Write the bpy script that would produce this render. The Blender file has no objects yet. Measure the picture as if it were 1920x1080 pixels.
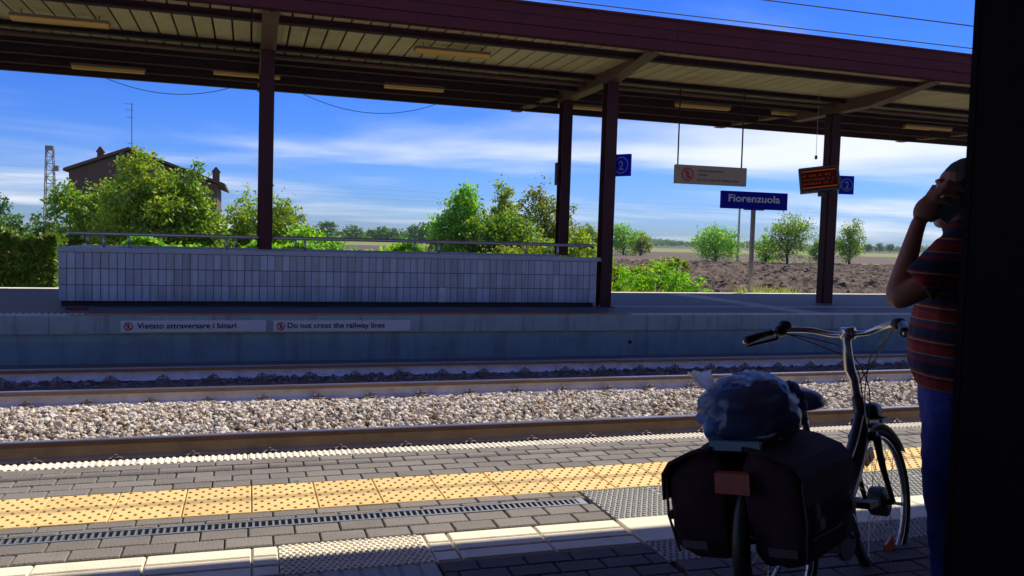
import bpy, bmesh, math, random
import numpy as np
from mathutils import Matrix, Vector, noise
R = math.radians
random.seed(7)
rng = np.random.default_rng(7)
sc = bpy.context.scene
col = sc.collection

# ------------------------------------------------------------------ camera
cam_d = bpy.data.cameras.new("camera"); cam = bpy.data.objects.new("camera", cam_d); col.objects.link(cam)
cam_d.sensor_width = 36; cam_d.lens = 30.0; cam_d.clip_end = 9000; cam_d.clip_start = 0.05
yaw, pitch, roll = R(17.2), R(3.26), R(1.5)
fw = Vector((math.sin(yaw)*math.cos(pitch), math.cos(yaw)*math.cos(pitch), -math.sin(pitch)))
r0 = Vector((math.cos(yaw), -math.sin(yaw), 0)); u0 = r0.cross(fw)
rr = r0*math.cos(roll) + u0*math.sin(roll); uu = u0*math.cos(roll) - r0*math.sin(roll)
mw = Matrix((rr, uu, -fw)).transposed().to_4x4(); mw.translation = (0, 0, 1.30)
cam.matrix_world = mw
sc.camera = cam

# ------------------------------------------------------------------ sky, sun, exposure
SUN = Vector((0.70, 0.44, 1.0)).normalized()          # towards the sun
sun_el = math.asin(SUN.z); sun_az = math.atan2(SUN.x, SUN.y)
world = bpy.data.worlds.new("World"); sc.world = world; world.use_nodes = True
nt = world.node_tree; N = nt.nodes; L = nt.links; N.clear()
def nd(tree, typ, **kw):
    n = tree.nodes.new(typ)
    for k, v in kw.items(): setattr(n, k, v)
    return n
def mth(tree, op, a, b=None, c=None, clamp=False):
    n = tree.nodes.new('ShaderNodeMath'); n.operation = op; n.use_clamp = clamp
    for i, s in enumerate((a, b, c)):
        if s is None: continue
        if isinstance(s, (int, float)): n.inputs[i].default_value = s
        else: tree.links.new(s, n.inputs[i])
    return n.outputs[0]
sky = nd(nt, 'ShaderNodeTexSky', sky_type='NISHITA', sun_disc=False, sun_elevation=sun_el, sun_rotation=sun_az,
         air_density=1.0, dust_density=0.25, ozone_density=2.2)
hs = nd(nt, 'ShaderNodeHueSaturation'); hs.inputs['Saturation'].default_value = 1.38; hs.inputs['Value'].default_value = 1.0
L.new(sky.outputs[0], hs.inputs['Color'])
tint = nd(nt, 'ShaderNodeMix', data_type='RGBA', blend_type='MULTIPLY'); tint.inputs[0].default_value = 1
L.new(hs.outputs[0], tint.inputs[6]); tint.inputs[7].default_value = (0.31, 0.51, 1.16, 1)
tc = nd(nt, 'ShaderNodeTexCoord'); sp = nd(nt, 'ShaderNodeSeparateXYZ'); L.new(tc.outputs['Generated'], sp.inputs[0])
zc = mth(nt, 'MAXIMUM', sp.outputs[2], 0.0); zd = mth(nt, 'ADD', zc, 0.085)
cx = mth(nt, 'DIVIDE', sp.outputs[0], zd); cy = mth(nt, 'DIVIDE', sp.outputs[1], zd)
cb = nd(nt, 'ShaderNodeCombineXYZ'); L.new(cx, cb.inputs[0]); L.new(cy, cb.inputs[1])
mp = nd(nt, 'ShaderNodeMapping'); L.new(cb.outputs[0], mp.inputs[0])
mp.inputs['Location'].default_value = (11.4, 5.2, 0); mp.inputs['Scale'].default_value = (0.40, 0.56, 1); mp.inputs['Rotation'].default_value = (0, 0, R(-14))
n1 = nd(nt, 'ShaderNodeTexNoise'); n1.inputs['Scale'].default_value = 0.9; n1.inputs['Detail'].default_value = 6; n1.inputs['Roughness'].default_value = 0.50
n1.inputs['Distortion'].default_value = 0.35
L.new(mp.outputs[0], n1.inputs['Vector'])
rp = nd(nt, 'ShaderNodeMapRange', interpolation_type='SMOOTHSTEP'); L.new(n1.outputs[0], rp.inputs[0])
rp.inputs[1].default_value = 0.42; rp.inputs[2].default_value = 0.74; rp.inputs[3].default_value = 0.0; rp.inputs[4].default_value = 0.85
cm = nd(nt, 'ShaderNodeMix', data_type='RGBA'); L.new(rp.outputs[0], cm.inputs[0]); L.new(tint.outputs[2], cm.inputs[6])
cm.inputs[7].default_value = (8.8, 9.0, 9.3, 1)
bg = nd(nt, 'ShaderNodeBackground'); bg.inputs['Strength'].default_value = 0.10
L.new(cm.outputs[2], bg.inputs['Color'])
wo = nd(nt, 'ShaderNodeOutputWorld'); L.new(bg.outputs[0], wo.inputs['Surface'])

sl = bpy.data.lights.new("sun", 'SUN'); sl.energy = 5.0; sl.angle = R(0.53); sl.color = (1.0, 0.91, 0.74)
so = bpy.data.objects.new("sun", sl); col.objects.link(so); so.location = (30, 20, 40)
so.rotation_euler = SUN.to_track_quat('Z', 'Y').to_euler()

sc.view_settings.view_transform = 'Standard'; sc.view_settings.look = 'None'
sc.view_settings.exposure = 0.28; sc.view_settings.gamma = 1.0; sc.view_settings.use_curve_mapping = False
sc.cycles.max_bounces = 8; sc.cycles.diffuse_bounces = 4; sc.cycles.transparent_max_bounces = 12
sc.cycles.use_denoising = True

# ------------------------------------------------------------------ helpers
class MB:
    def __init__(s): s.v = []; s.f = []; s.m = []; s.cur = 0
    def add(s, vs, fs):
        o = len(s.v); s.v.extend([tuple(p) for p in vs]); s.f.extend([tuple(i+o for i in f) for f in fs]); s.m.extend([s.cur]*len(fs)); return s
    def box(s, x0, x1, y0, y1, z0, z1):
        return s.add([(x0,y0,z0),(x1,y0,z0),(x1,y1,z0),(x0,y1,z0),(x0,y0,z1),(x1,y0,z1),(x1,y1,z1),(x0,y1,z1)],
                     [(0,3,2,1),(4,5,6,7),(0,1,5,4),(1,2,6,5),(2,3,7,6),(3,0,4,7)])
    def chbox(s, x0, x1, y0, y1, z0, z1, c):
        return s.add([(x0,y0,z0),(x1,y0,z0),(x1,y1,z0),(x0,y1,z0),(x0,y0,z1-c),(x1,y0,z1-c),(x1,y1,z1-c),(x0,y1,z1-c),
                      (x0+c,y0+c,z1),(x1-c,y0+c,z1),(x1-c,y1-c,z1),(x0+c,y1-c,z1)],
                     [(0,3,2,1),(8,9,10,11),(0,1,5,4),(1,2,6,5),(2,3,7,6),(3,0,4,7),(4,5,9,8),(5,6,10,9),(6,7,11,10),(7,4,8,11)])
    def obox(s, c, size, rot=None):
        h = [Vector((sx*size[0]/2, sy*size[1]/2, sz*size[2]/2)) for sz in (-1,1) for sx, sy in ((-1,-1),(1,-1),(1,1),(-1,1))]
        if rot is not None: h = [rot @ p for p in h]
        return s.add([Vector(c)+p for p in h], [(0,3,2,1),(4,5,6,7),(0,1,5,4),(1,2,6,5),(2,3,7,6),(3,0,4,7)])
    def tube(s, pts, r, n=8, caps=True, flat=None):
        pts = [Vector(p) for p in pts]; k = len(pts)
        rs = r if isinstance(r, (list, tuple)) else [r]*k
        o = len(s.v); prev = None
        for i, p in enumerate(pts):
            t = (pts[min(i+1,k-1)] - pts[max(i-1,0)])
            t = t.normalized() if t.length > 1e-9 else Vector((0,0,1))
            if prev is None:
                a = Vector((0,0,1)) if abs(t.z) < .9 else Vector((1,0,0))
                x = t.cross(a).normalized()
            else:
                x = (prev - t*prev.dot(t)); x = x.normalized() if x.length > 1e-6 else t.orthogonal().normalized()
            prev = x; y = t.cross(x)
            for j in range(n):
                a = 2*math.pi*j/n
                s.v.append(tuple(p + (x*math.cos(a) + y*math.sin(a))*rs[i]))
        for i in range(k-1):
            for j in range(n):
                a = o+i*n+j; b = o+i*n+(j+1)%n
                s.f.append((a, b, b+n, a+n)); s.m.append(s.cur)
        if caps:
            s.f.append(tuple(o+j for j in range(n))[::-1]); s.m.append(s.cur)
            s.f.append(tuple(o+(k-1)*n+j for j in range(n))); s.m.append(s.cur)
        return s
    def rings(s, rings, caps=True):
        n = len(rings[0]); o = len(s.v)
        for rg in rings: s.v.extend([tuple(p) for p in rg])
        for i in range(len(rings)-1):
            for j in range(n):
                a = o+i*n+j; b = o+i*n+(j+1)%n
                s.f.append((a,b,b+n,a+n)); s.m.append(s.cur)
        if caps:
            s.f.append(tuple(o+j for j in range(n))[::-1]); s.m.append(s.cur)
            s.f.append(tuple(o+(len(rings)-1)*n+j for j in range(n))); s.m.append(s.cur)
        return s
    def ell(s, c, r, rot=None, nu=14, nv=9):
        c = Vector(c); rg = []
        for i in range(nv+1):
            th = math.pi*(i+.02*(i==0)-.02*(i==nv))/nv
            ring = []
            for j in range(nu):
                a = 2*math.pi*j/nu
                p = Vector((r[0]*math.sin(th)*math.cos(a), r[1]*math.sin(th)*math.sin(a), -r[2]*math.cos(th)))
                if rot is not None: p = rot @ p
                ring.append(c+p)
            rg.append(ring)
        return s.rings(rg)
    def prism(s, prof, a0, a1, axis='x'):
        mk = {'x': lambda a,p:(a,p[0],p[1]), 'y': lambda a,p:(p[0],a,p[1]), 'z': lambda a,p:(p[0],p[1],a)}[axis]
        return s.rings([[mk(a0,p) for p in prof],[mk(a1,p) for p in prof]])
    def torus(s, c, R0, r, ax='y', n=40, m=8, a0=0, a1=2*math.pi, sy=1.0):
        c = Vector(c); full = abs(a1-a0-2*math.pi) < 1e-6; rg = []
        for i in range(n if full else n+1):
            a = a0+(a1-a0)*i/n; d = Vector((math.cos(a),0,math.sin(a)))
            rg.append([c + d*(R0+r*math.cos(b)) + Vector((0,r*sy*math.sin(b),0)) for b in [2*math.pi*k/m for k in range(m)]])
        if full: rg.append(rg[0]); return s.rings(rg, caps=False)
        return s.rings(rg)
    def mesh(s, name, mats, smooth=False):
        me = bpy.data.meshes.new(name); me.from_pydata(s.v, [], s.f)
        if not isinstance(mats, (list, tuple)): mats = [mats]
        for mt in mats: me.materials.append(mt)
        if len(mats) > 1: me.polygons.foreach_set('material_index', s.m)
        if smooth: me.polygons.foreach_set('use_smooth', [True]*len(s.f))
        me.update(); return me
def lk(name, me, parent=None, loc=None, rotz=None):
    o = bpy.data.objects.new(name, me); col.objects.link(o)
    if parent is not None: o.parent = parent
    if loc is not None: o.location = loc
    if rotz is not None: o.rotation_euler = (0,0,rotz)
    return o
def obj(name, mb, mats, parent=None, smooth=False, loc=None):
    return lk(name, mb.mesh(name, mats, smooth), parent, loc)
def empty(name, loc=(0,0,0), rotz=0):
    o = bpy.data.objects.new(name, None); col.objects.link(o); o.location = loc; o.rotation_euler = (0,0,rotz); o.empty_display_size = .1; return o
def tag(o, label, cat, group=None):
    o['label'] = label; o['category'] = cat
    if group: o['group'] = group
    return o
def struct(o): o['kind'] = 'structure'; return o
def np_mesh(name, V, F, mats, smooth=False, midx=None):
    me = bpy.data.meshes.new(name); nF, k = F.shape
    me.vertices.add(len(V)); me.vertices.foreach_set('co', V.astype(np.float32).ravel())
    me.loops.add(nF*k); me.loops.foreach_set('vertex_index', F.astype(np.int32).ravel())
    me.polygons.add(nF); me.polygons.foreach_set('loop_start', np.arange(0, nF*k, k, dtype=np.int32))
    try: me.polygons.foreach_set('loop_total', np.full(nF, k, dtype=np.int32))
    except Exception: pass
    for mt in (mats if isinstance(mats, (list, tuple)) else [mats]): me.materials.append(mt)
    if midx is not None: me.polygons.foreach_set('material_index', midx.astype(np.int32))
    me.polygons.foreach_set('use_smooth', np.full(nF, smooth))
    me.update(calc_edges=True); me.validate(); return me

def mat(name, c, rough=.75, metal=0., var=.0, vs=4., bump=0., bs=40., rand=0., c2=None, spec=.5, island=0., emis=None, coords='Object', stain=None, streak=None, gum=False):
    m = bpy.data.materials.new(name); m.use_nodes = True; t = m.node_tree; b = t.nodes['Principled BSDF']
    b.inputs['Roughness'].default_value = rough; b.inputs['Metallic'].default_value = metal; b.inputs['Specular IOR Level'].default_value = spec
    cr = nd(t,'ShaderNodeRGB'); cr.outputs[0].default_value = (*c,1); out = cr.outputs[0]
    co = nd(t,'ShaderNodeTexCoord').outputs[coords] if coords != 'World' else nd(t,'ShaderNodeNewGeometry').outputs['Position']
    if c2 is not None or var:
        nz = nd(t,'ShaderNodeTexNoise'); nz.inputs['Scale'].default_value = vs; nz.inputs['Detail'].default_value = 6; nz.inputs['Roughness'].default_value = .62
        t.links.new(co, nz.inputs['Vector'])
    if c2 is not None:
        mr = nd(t,'ShaderNodeMapRange'); mr.inputs[1].default_value=.38; mr.inputs[2].default_value=.64; t.links.new(nz.outputs[0], mr.inputs[0])
        mx = nd(t,'ShaderNodeMix', data_type='RGBA'); t.links.new(mr.outputs[0], mx.inputs[0]); t.links.new(out, mx.inputs[6]); mx.inputs[7].default_value=(*c2,1); out = mx.outputs[2]
    fac = None
    if var:
        fac = mth(t,'MULTIPLY_ADD', nz.outputs[0], 2*var, 1-var)
    if rand:
        oi = nd(t,'ShaderNodeObjectInfo'); f2 = mth(t,'MULTIPLY_ADD', oi.outputs['Random'], 2*rand, 1-rand); fac = f2 if fac is None else mth(t,'MULTIPLY',fac,f2)
    if island:
        gi = nd(t,'ShaderNodeNewGeometry'); f3 = mth(t,'MULTIPLY_ADD', gi.outputs['Random Per Island'], 2*island, 1-island); fac = f3 if fac is None else mth(t,'MULTIPLY',fac,f3)
    if fac is not None:
        vm = nd(t,'ShaderNodeVectorMath', operation='SCALE'); t.links.new(out, vm.inputs[0]); t.links.new(fac, vm.inputs['Scale']); out = vm.outputs[0]
    if stain is not None:
        n2 = nd(t,'ShaderNodeTexNoise'); n2.inputs['Scale'].default_value = stain[1]; n2.inputs['Detail'].default_value = 8; n2.inputs['Roughness'].default_value=.7
        ps = nd(t,'ShaderNodeNewGeometry'); t.links.new(ps.outputs['Position'], n2.inputs['Vector'])
        mr = nd(t,'ShaderNodeMapRange'); mr.inputs[1].default_value=.50; mr.inputs[2].default_value=.72; mr.inputs[4].default_value = stain[2]; t.links.new(n2.outputs[0], mr.inputs[0])
        mx = nd(t,'ShaderNodeMix', data_type='RGBA'); t.links.new(mr.outputs[0], mx.inputs[0]); t.links.new(out, mx.inputs[6]); mx.inputs[7].default_value=(*stain[0],1); out = mx.outputs[2]
    if gum:
        gg = nd(t,'ShaderNodeNewGeometry'); vo = nd(t,'ShaderNodeTexVoronoi'); vo.inputs['Scale'].default_value = 3.4; t.links.new(gg.outputs['Position'], vo.inputs['Vector'])
        sr = nd(t,'ShaderNodeSeparateColor'); t.links.new(vo.outputs['Color'], sr.inputs[0])
        lim = mth(t,'MULTIPLY_ADD', sr.outputs[0], .05, .012); gm_ = mth(t,'MULTIPLY', mth(t,'LESS_THAN', vo.outputs['Distance'], lim), mth(t,'GREATER_THAN', sr.outputs[1], .35))
        mx = nd(t,'ShaderNodeMix', data_type='RGBA'); t.links.new(mth(t,'MULTIPLY', gm_, .6), mx.inputs[0]); t.links.new(out, mx.inputs[6]); mx.inputs[7].default_value=(.05,.045,.042,1); out = mx.outputs[2]
    if streak is not None:
        gp_ = nd(t,'ShaderNodeNewGeometry'); mpn = nd(t,'ShaderNodeMapping'); mpn.inputs['Scale'].default_value = (streak[1],streak[1],streak[1]*.07); t.links.new(gp_.outputs['Position'], mpn.inputs[0])
        n3 = nd(t,'ShaderNodeTexNoise'); n3.inputs['Scale'].default_value = 1; n3.inputs['Detail'].default_value = 7; n3.inputs['Roughness'].default_value = .65; t.links.new(mpn.outputs[0], n3.inputs['Vector'])
        mr = nd(t,'ShaderNodeMapRange'); mr.inputs[1].default_value=.50; mr.inputs[2].default_value=.70; mr.inputs[4].default_value = streak[2]; t.links.new(n3.outputs[0], mr.inputs[0])
        mx = nd(t,'ShaderNodeMix', data_type='RGBA'); t.links.new(mr.outputs[0], mx.inputs[0]); t.links.new(out, mx.inputs[6]); mx.inputs[7].default_value=(*streak[0],1); out = mx.outputs[2]
    t.links.new(out, b.inputs['Base Color'])
    if bump:
        nb = nd(t,'ShaderNodeTexNoise'); nb.inputs['Scale'].default_value = bs; nb.inputs['Detail'].default_value = 5; t.links.new(co, nb.inputs['Vector'])
        bp = nd(t,'ShaderNodeBump'); bp.inputs['Strength'].default_value = bump; bp.inputs['Distance'].default_value = .02
        t.links.new(nb.outputs[0], bp.inputs['Height']); t.links.new(bp.outputs[0], b.inputs['Normal'])
    if emis: b.inputs['Emission Color'].default_value = (*emis[0],1); b.inputs['Emission Strength'].default_value = emis[1]
    return m
def leafmat(name, cols, trans=.5):
    m = bpy.data.materials.new(name); m.use_nodes = True; t = m.node_tree; t.nodes.clear()
    g = nd(t,'ShaderNodeNewGeometry'); rp = nd(t,'ShaderNodeValToRGB'); t.links.new(g.outputs['Random Per Island'], rp.inputs[0])
    e = rp.color_ramp.elements
    while len(e) < len(cols): e.new(.5)
    for i, c in enumerate(cols): e[i].position = i/(len(cols)-1); e[i].color = (c[0]*2.15,c[1]*2.9,c[2]*1.4,1)
    d = nd(t,'ShaderNodeBsdfDiffuse'); tr = nd(t,'ShaderNodeBsdfTranslucent'); gl = nd(t,'ShaderNodeBsdfGlossy'); gl.inputs['Roughness'].default_value=.45
    vm = nd(t,'ShaderNodeMix', data_type='RGBA', blend_type='MULTIPLY'); vm.inputs[0].default_value=1; t.links.new(rp.outputs[0], vm.inputs[6]); vm.inputs[7].default_value=(1.45,1.35,.55,1)
    t.links.new(rp.outputs[0], d.inputs[0]); t.links.new(vm.outputs[2], tr.inputs[0]); gl.inputs[0].default_value=(.6,.65,.6,1)
    m1 = nd(t,'ShaderNodeMixShader'); m1.inputs[0].default_value = trans; t.links.new(d.outputs[0], m1.inputs[1]); t.links.new(tr.outputs[0], m1.inputs[2])
    m2 = nd(t,'ShaderNodeMixShader'); m2.inputs[0].default_value = .06; t.links.new(m1.outputs[0], m2.inputs[1]); t.links.new(gl.outputs[0], m2.inputs[2])
    o = nd(t,'ShaderNodeOutputMaterial'); t.links.new(m2.outputs[0], o.inputs[0]); return m

M = dict(
 paver=mat('paver_grey',(.185,.168,.158),.85,var=.18,vs=14,bump=.35,bs=90,rand=.16,stain=((.075,.065,.06),1.6,.55),gum=True),
 paver_dk=mat('paver_dark',(.10,.078,.085),.85,var=.18,vs=14,bump=.35,bs=90,rand=.16,stain=((.05,.045,.045),1.6,.5)),
 mortar=mat('paving_bed',(.075,.068,.062),.95,var=.3,vs=20),
 yellow=mat('tactile_yellow',(.76,.53,.22),.8,var=.12,vs=7,bump=.25,bs=120,rand=.07,stain=((.44,.30,.13),2.2,.5),gum=True),
 stud=mat('stud_brown',(.34,.23,.10),.85),  # studs in a darker brown than the yellow tile
 white=mat('tile_white',(.80,.73,.60),.8,var=.12,vs=6,bump=.2,bs=100,rand=.06,stain=((.36,.33,.28),2.4,.55),gum=True),
 whitestone=mat('edge_stone_white',(.74,.69,.58),.8,var=.12,vs=8,bump=.2,bs=100,rand=.06,stain=((.35,.32,.28),2.0,.5)),
 greyplate=mat('tile_pale_grey',(.36,.36,.36),.75,var=.12,vs=8,bump=.2,bs=100,rand=.06,stain=((.2,.2,.2),2.2,.5),gum=True),
 steel=mat('galvanised_steel',(.36,.38,.40),.45,metal=.75,var=.15,vs=30),
 channel=mat('drain_channel',(.03,.03,.03),.9),
 concrete=mat('platform_concrete',(.28,.38,.365),.85,var=.22,vs=1.4,bump=.25,bs=30,stain=((.12,.15,.16),.9,.6),coords='World',streak=((.12,.13,.13),5.,.5)),
 concrete_lip=mat('platform_lip_concrete',(.33,.43,.41),.85,var=.2,vs=1.6,bump=.2,bs=30,stain=((.16,.19,.2),1.1,.5),coords='World',streak=((.12,.11,.10),6.,.55)),
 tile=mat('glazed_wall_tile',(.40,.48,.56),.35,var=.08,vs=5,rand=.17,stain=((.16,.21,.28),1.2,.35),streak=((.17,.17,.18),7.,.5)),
 grout=mat('wall_grout',(.07,.08,.10),.9),
 coping=mat('coping_stone',(.38,.43,.50),.6,var=.12,vs=6,rand=.06,bump=.1,bs=60),
 ochre=mat('edge_strip_ochre',(.50,.23,.09),.8,var=.2,vs=5),
 brown=mat('column_paint_brown',(.052,.015,.021),.65,spec=.2,var=.22,vs=5,bump=.06,bs=30,stain=((.035,.016,.018),1.3,.5)),
 brown2=mat('fascia_paint_brown',(.088,.021,.027),.8,spec=.10,var=.2,vs=3,bump=.05,bs=20,coords='World',stain=((.06,.025,.03),.8,.5)),
 beam=mat('beam_paint_brown',(.17,.085,.06),.5,var=.22,vs=5,stain=((.04,.02,.02),1.2,.4)),
 purlin=mat('purlin_paint',(.05,.02,.03),.7,spec=.2,var=.2,vs=5),
 deck=mat('deck_panel_cream',(.84,.69,.38),.55,var=.12,vs=2.5,rand=.08,stain=((.34,.25,.13),.9,.5)),
 roofdk=mat('roof_sheet_dark',(.05,.035,.03),.8,var=.2,vs=3),
 lamp=mat('lamp_diffuser_amber',(.88,.52,.12),.4,var=.1,vs=5),
 lampbody=mat('lamp_body_grey',(.22,.17,.12),.5),
 inox=mat('brushed_steel_rail',(.42,.41,.42),.35,metal=.85,var=.1,vs=20),
 signblue=mat('sign_enamel_blue',(.003,.006,.46),.7,spec=.08,var=.06,vs=3),
 signwhite=mat('sign_white',(.62,.62,.64),.5,var=.06,vs=5),
 signcream=mat('sign_cream',(.33,.26,.18),.5,var=.1,vs=3),
 ink=mat('sign_ink_black',(.015,.013,.015),.6), red=mat('sign_red',(.42,.03,.03),.5),
 black=mat('black_plastic',(.012,.011,.012),.45,var=.2,vs=20), blackrub=mat('rubber_black',(.018,.016,.017),.75,var=.2,vs=40),
 post=mat('sign_post_paint',(.40,.36,.33),.6,var=.2,vs=8),
 railside=mat('rail_white_paint',(.84,.81,.82),.65,var=.25,vs=8,stain=((.25,.18,.14),3.0,.6),coords='World'),
 railrust=mat('rail_rusty_side',(.66,.52,.33),.75,var=.25,vs=8,stain=((.13,.08,.05),2.5,.5),coords='World'),
 railhead=mat('rail_head_worn',(.22,.15,.11),.35,metal=.6,var=.25,vs=20,coords='World'),
 railtop=mat('rail_running_surface',(.45,.42,.42),.28,metal=.9,var=.2,vs=20,coords='World'),
 sleeper=mat('sleeper_rust_concrete',(.10,.055,.045),.9,var=.3,vs=12,bump=.4,bs=40),
 clip=mat('rail_clip_steel',(.24,.20,.19),.5,metal=.4,var=.3,vs=30),
 ballast_bed=mat('ballast_bed',(.13,.115,.10),.95,var=.5,vs=30,bump=.8,bs=25,coords='World'),
 wire=mat('wire_dark',(.02,.02,.025),.6), cable=mat('cable_black',(.012,.012,.014),.6),
 ground=mat('field_soil',(.11,.085,.055),.95,var=.3,vs=.02,c2=(.085,.095,.04),coords='World'),
 plough=mat('ploughed_soil',(.052,.031,.017),.95,var=.35,vs=1.2,bump=1.0,bs=3.,coords='World',c2=(.13,.082,.049)),
 grass=mat('verge_grass',(.17,.17,.035),.95,var=.35,vs=1.5,bump=.6,bs=12,coords='World',c2=(.10,.13,.025)),
 crop=mat('crop_green',(.17,.21,.035),.95,var=.25,vs=.06,coords='World'),
 housewall=mat('house_brick_render',(.115,.065,.055),.9,var=.25,vs=1.2,bump=.3,bs=20,coords='World',stain=((.10,.07,.06),.5,.5)),
 rooftile=mat('roof_tile',(.12,.06,.045),.9,var=.3,vs=3), shutter=mat('shutter_dark',(.05,.05,.045),.7),
 lattice=mat('lattice_steel',(.23,.22,.23),.6,metal=.3), bark=mat('bark',(.06,.045,.032),.95,var=.35,vs=9,bump=.7,bs=30),
)
STONE = bpy.data.materials.new('ballast_stone'); STONE.use_nodes = True
t = STONE.node_tree; b = t.nodes['Principled BSDF']; b.inputs['Roughness'].default_value = .9
g = nd(t,'ShaderNodeNewGeometry'); rp = nd(t,'ShaderNodeValToRGB'); t.links.new(g.outputs['Random Per Island'], rp.inputs[0])
e = rp.color_ramp.elements
for p, c in ((.0,(.09,.08,.07)),(.16,(.36,.25,.16)),(.36,(.58,.51,.42)),(.58,(.76,.71,.63)),(.80,(.27,.245,.22)),(1.,(.85,.81,.75))):
    if p in (0.,1.): el = e[0] if p == 0 else e[-1]
    else: el = e.new(p)
    el.color = (*c,1)
nz = nd(t,'ShaderNodeTexNoise'); nz.inputs['Scale'].default_value=40; t.links.new(g.outputs['Position'], nz.inputs['Vector'])
vm = nd(t,'ShaderNodeVectorMath', operation='SCALE'); t.links.new(rp.outputs[0], vm.inputs[0]); t.links.new(mth(t,'MULTIPLY_ADD',nz.outputs[0],.7,.65), vm.inputs['Scale']); sy_ = nd(t,'ShaderNodeSeparateXYZ'); t.links.new(g.outputs['Position'], sy_.inputs[0])
d1_ = mth(t,'ABSOLUTE', mth(t,'SUBTRACT', sy_.outputs[1], 10.62)); d2_ = mth(t,'ABSOLUTE', mth(t,'SUBTRACT', sy_.outputs[1], 8.22))
nr_ = nd(t,'ShaderNodeTexNoise'); nr_.inputs['Scale'].default_value = 1.7; nr_.inputs['Detail'].default_value = 5; t.links.new(g.outputs['Position'], nr_.inputs['Vector'])
rf_ = mth(t,'SUBTRACT', mth(t,'MULTIPLY', nr_.outputs[0], 1.25), mth(t,'MULTIPLY', mth(t,'MINIMUM', d1_, d2_), 1.1), None, True)
mxr = nd(t,'ShaderNodeMix', data_type='RGBA', blend_type='MULTIPLY'); t.links.new(rf_, mxr.inputs[0]); t.links.new(vm.outputs[0], mxr.inputs[6]); mxr.inputs[7].default_value = (.50,.36,.27,1)
t.links.new(mxr.outputs[2], b.inputs['Base Color'])

# ================================================================== NEAR PLATFORM
NP = struct(obj('near_platform', MB().box(-14,22,-6,3.862,-1.0,-.022).box(-14,22,3.958,5.2,-1.0,-.022).box(-14,22,3.862,3.958,-1.0,-.12), M['mortar']))
chan = obj('drain_channel', MB().box(-14,1.63,3.863,3.957,-.119,-.112), M['channel'], NP)
pav_rest = MB()
mesh_cache = {}
def paver_mesh(l, w, mt, key):
    k = (round(l,3), round(w,3), key)
    if k not in mesh_cache: mesh_cache[k] = MB().chbox(-l/2,l/2,-w/2,w/2,-.05,0,.005).mesh('paver', mt)
    return mesh_cache[k]
cnt = [0]
def paver(xc, yc, l, w, mt, key, part):
    dz = random.uniform(-.0025,.0015)
    if part:
        o = lk('paver', paver_mesh(l,w,mt,key), NP, (xc,yc,dz)); o.rotation_euler = (random.uniform(-.004,.004),random.uniform(-.004,.004),random.uniform(-.004,.004)); cnt[0] += 1
    else:
        pav_rest.cur = 0 if key == 'l' else 1
        pav_rest.chbox(xc-l/2,xc+l/2,yc-w/2,yc+w/2,-.05,dz,.005)
def row(y0, y1, x0, x1, l, off, mt, key, px0, px1, gap=.006):
    k0 = math.floor((x0-off)/l); k1 = math.ceil((x1-off)/l)
    for k in range(k0, k1):
        a = max(off+k*l, x0); bb = min(off+(k+1)*l, x1)
        if bb-a < .03: continue
        paver((a+bb)/2, (y0+y1)/2, bb-a-gap, y1-y0-gap, mt, key, px0 <= (a+bb)/2 <= px1)
ys = [5.062,4.955,4.848,4.741,4.634,4.527]
for i in range(5): row(ys[i+1], ys[i], -7, 12, .191, .021 if i%2==0 else .116, M['paver'], 'l', -1.5, 3.9)
row(4.0,4.082,-7,1.652,.196,-.079,M['paver'],'l',-1.4,1.7)
row(3.958,4.0,-7,1.652,.196,.02,M['paver'],'l',9,9)
row(3.746,3.862,-7,1.652,.196,.007,M['paver'],'l',-1.3,1.7)
row(3.63,3.746,-7,1.652,.196,-.087,M['paver'],'l',-1.3,1.7)
for i in range(24):                                   # darker paving behind the guide strip
    y1 = 3.285-i*.108; y0 = y1-.108
    for (xa, xb) in ((-7,.118),(.735,1.655)):
        row(y0,y1,xa,xb,.198,.99 if i%2 else .89,M['paver_dk'],'d', .7 if i<3 else 9, 1.7)
    y1b = 3.078-i*.108
    row(y1b-.108,y1b,1.662,9,.198,.99 if i%2 else .89,M['paver_dk'],'d',1.6 if i<6 else 9,3.6)
o = obj('paver_field', pav_rest, [M['paver'],M['paver_dk']], NP); o['kind'] = 'stuff'

# yellow tactile tiles with studs
tm = MB(); tl, tw = .303, .436
tm.chbox(-tl/2,tl/2,-tw/2,tw/2,-.05,0,.003); tm.cur = 1
for i in range(10):
    for j in range(5):
        x = -tl/2 + (j+.28+.5*(i%2))*tl/5.05; y = -tw/2+(i+.5)*tw/10
        if x > tl/2-.01: continue
        rg = [[(x+rad*math.cos(a),y+rad*math.sin(a),z) for a in [2*math.pi*q/6 for q in range(6)]] for rad,z in ((.0085,0.0005),(.006,.005))]
        tm.rings(rg)
tme = tm.mesh('tactile_tile', [M['yellow'],M['stud']])
for k in range(-22,38):
    o = lk('yellow_tactile_tile', tme, NP, (.024+(k+.5)*.308, 4.303, random.uniform(-.001,.001)))
# white ribbed edge stones
em = MB().chbox(-.298,.298,-.066,.066,-.25,-.006,.006)
for k in range(17):
    x = -.29+k*.0352; em.prism([(x,-.0065),(x+.009,.001),(x+.019,.001),(x+.027,-.0065)], -.055, .058, 'y')
eme = em.mesh('edge_stone', M['whitestone'])
for k in range(-12,22): lk('edge_stone', eme, NP, (.3+k*.6, 5.131, random.uniform(-.001,.001)))
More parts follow.
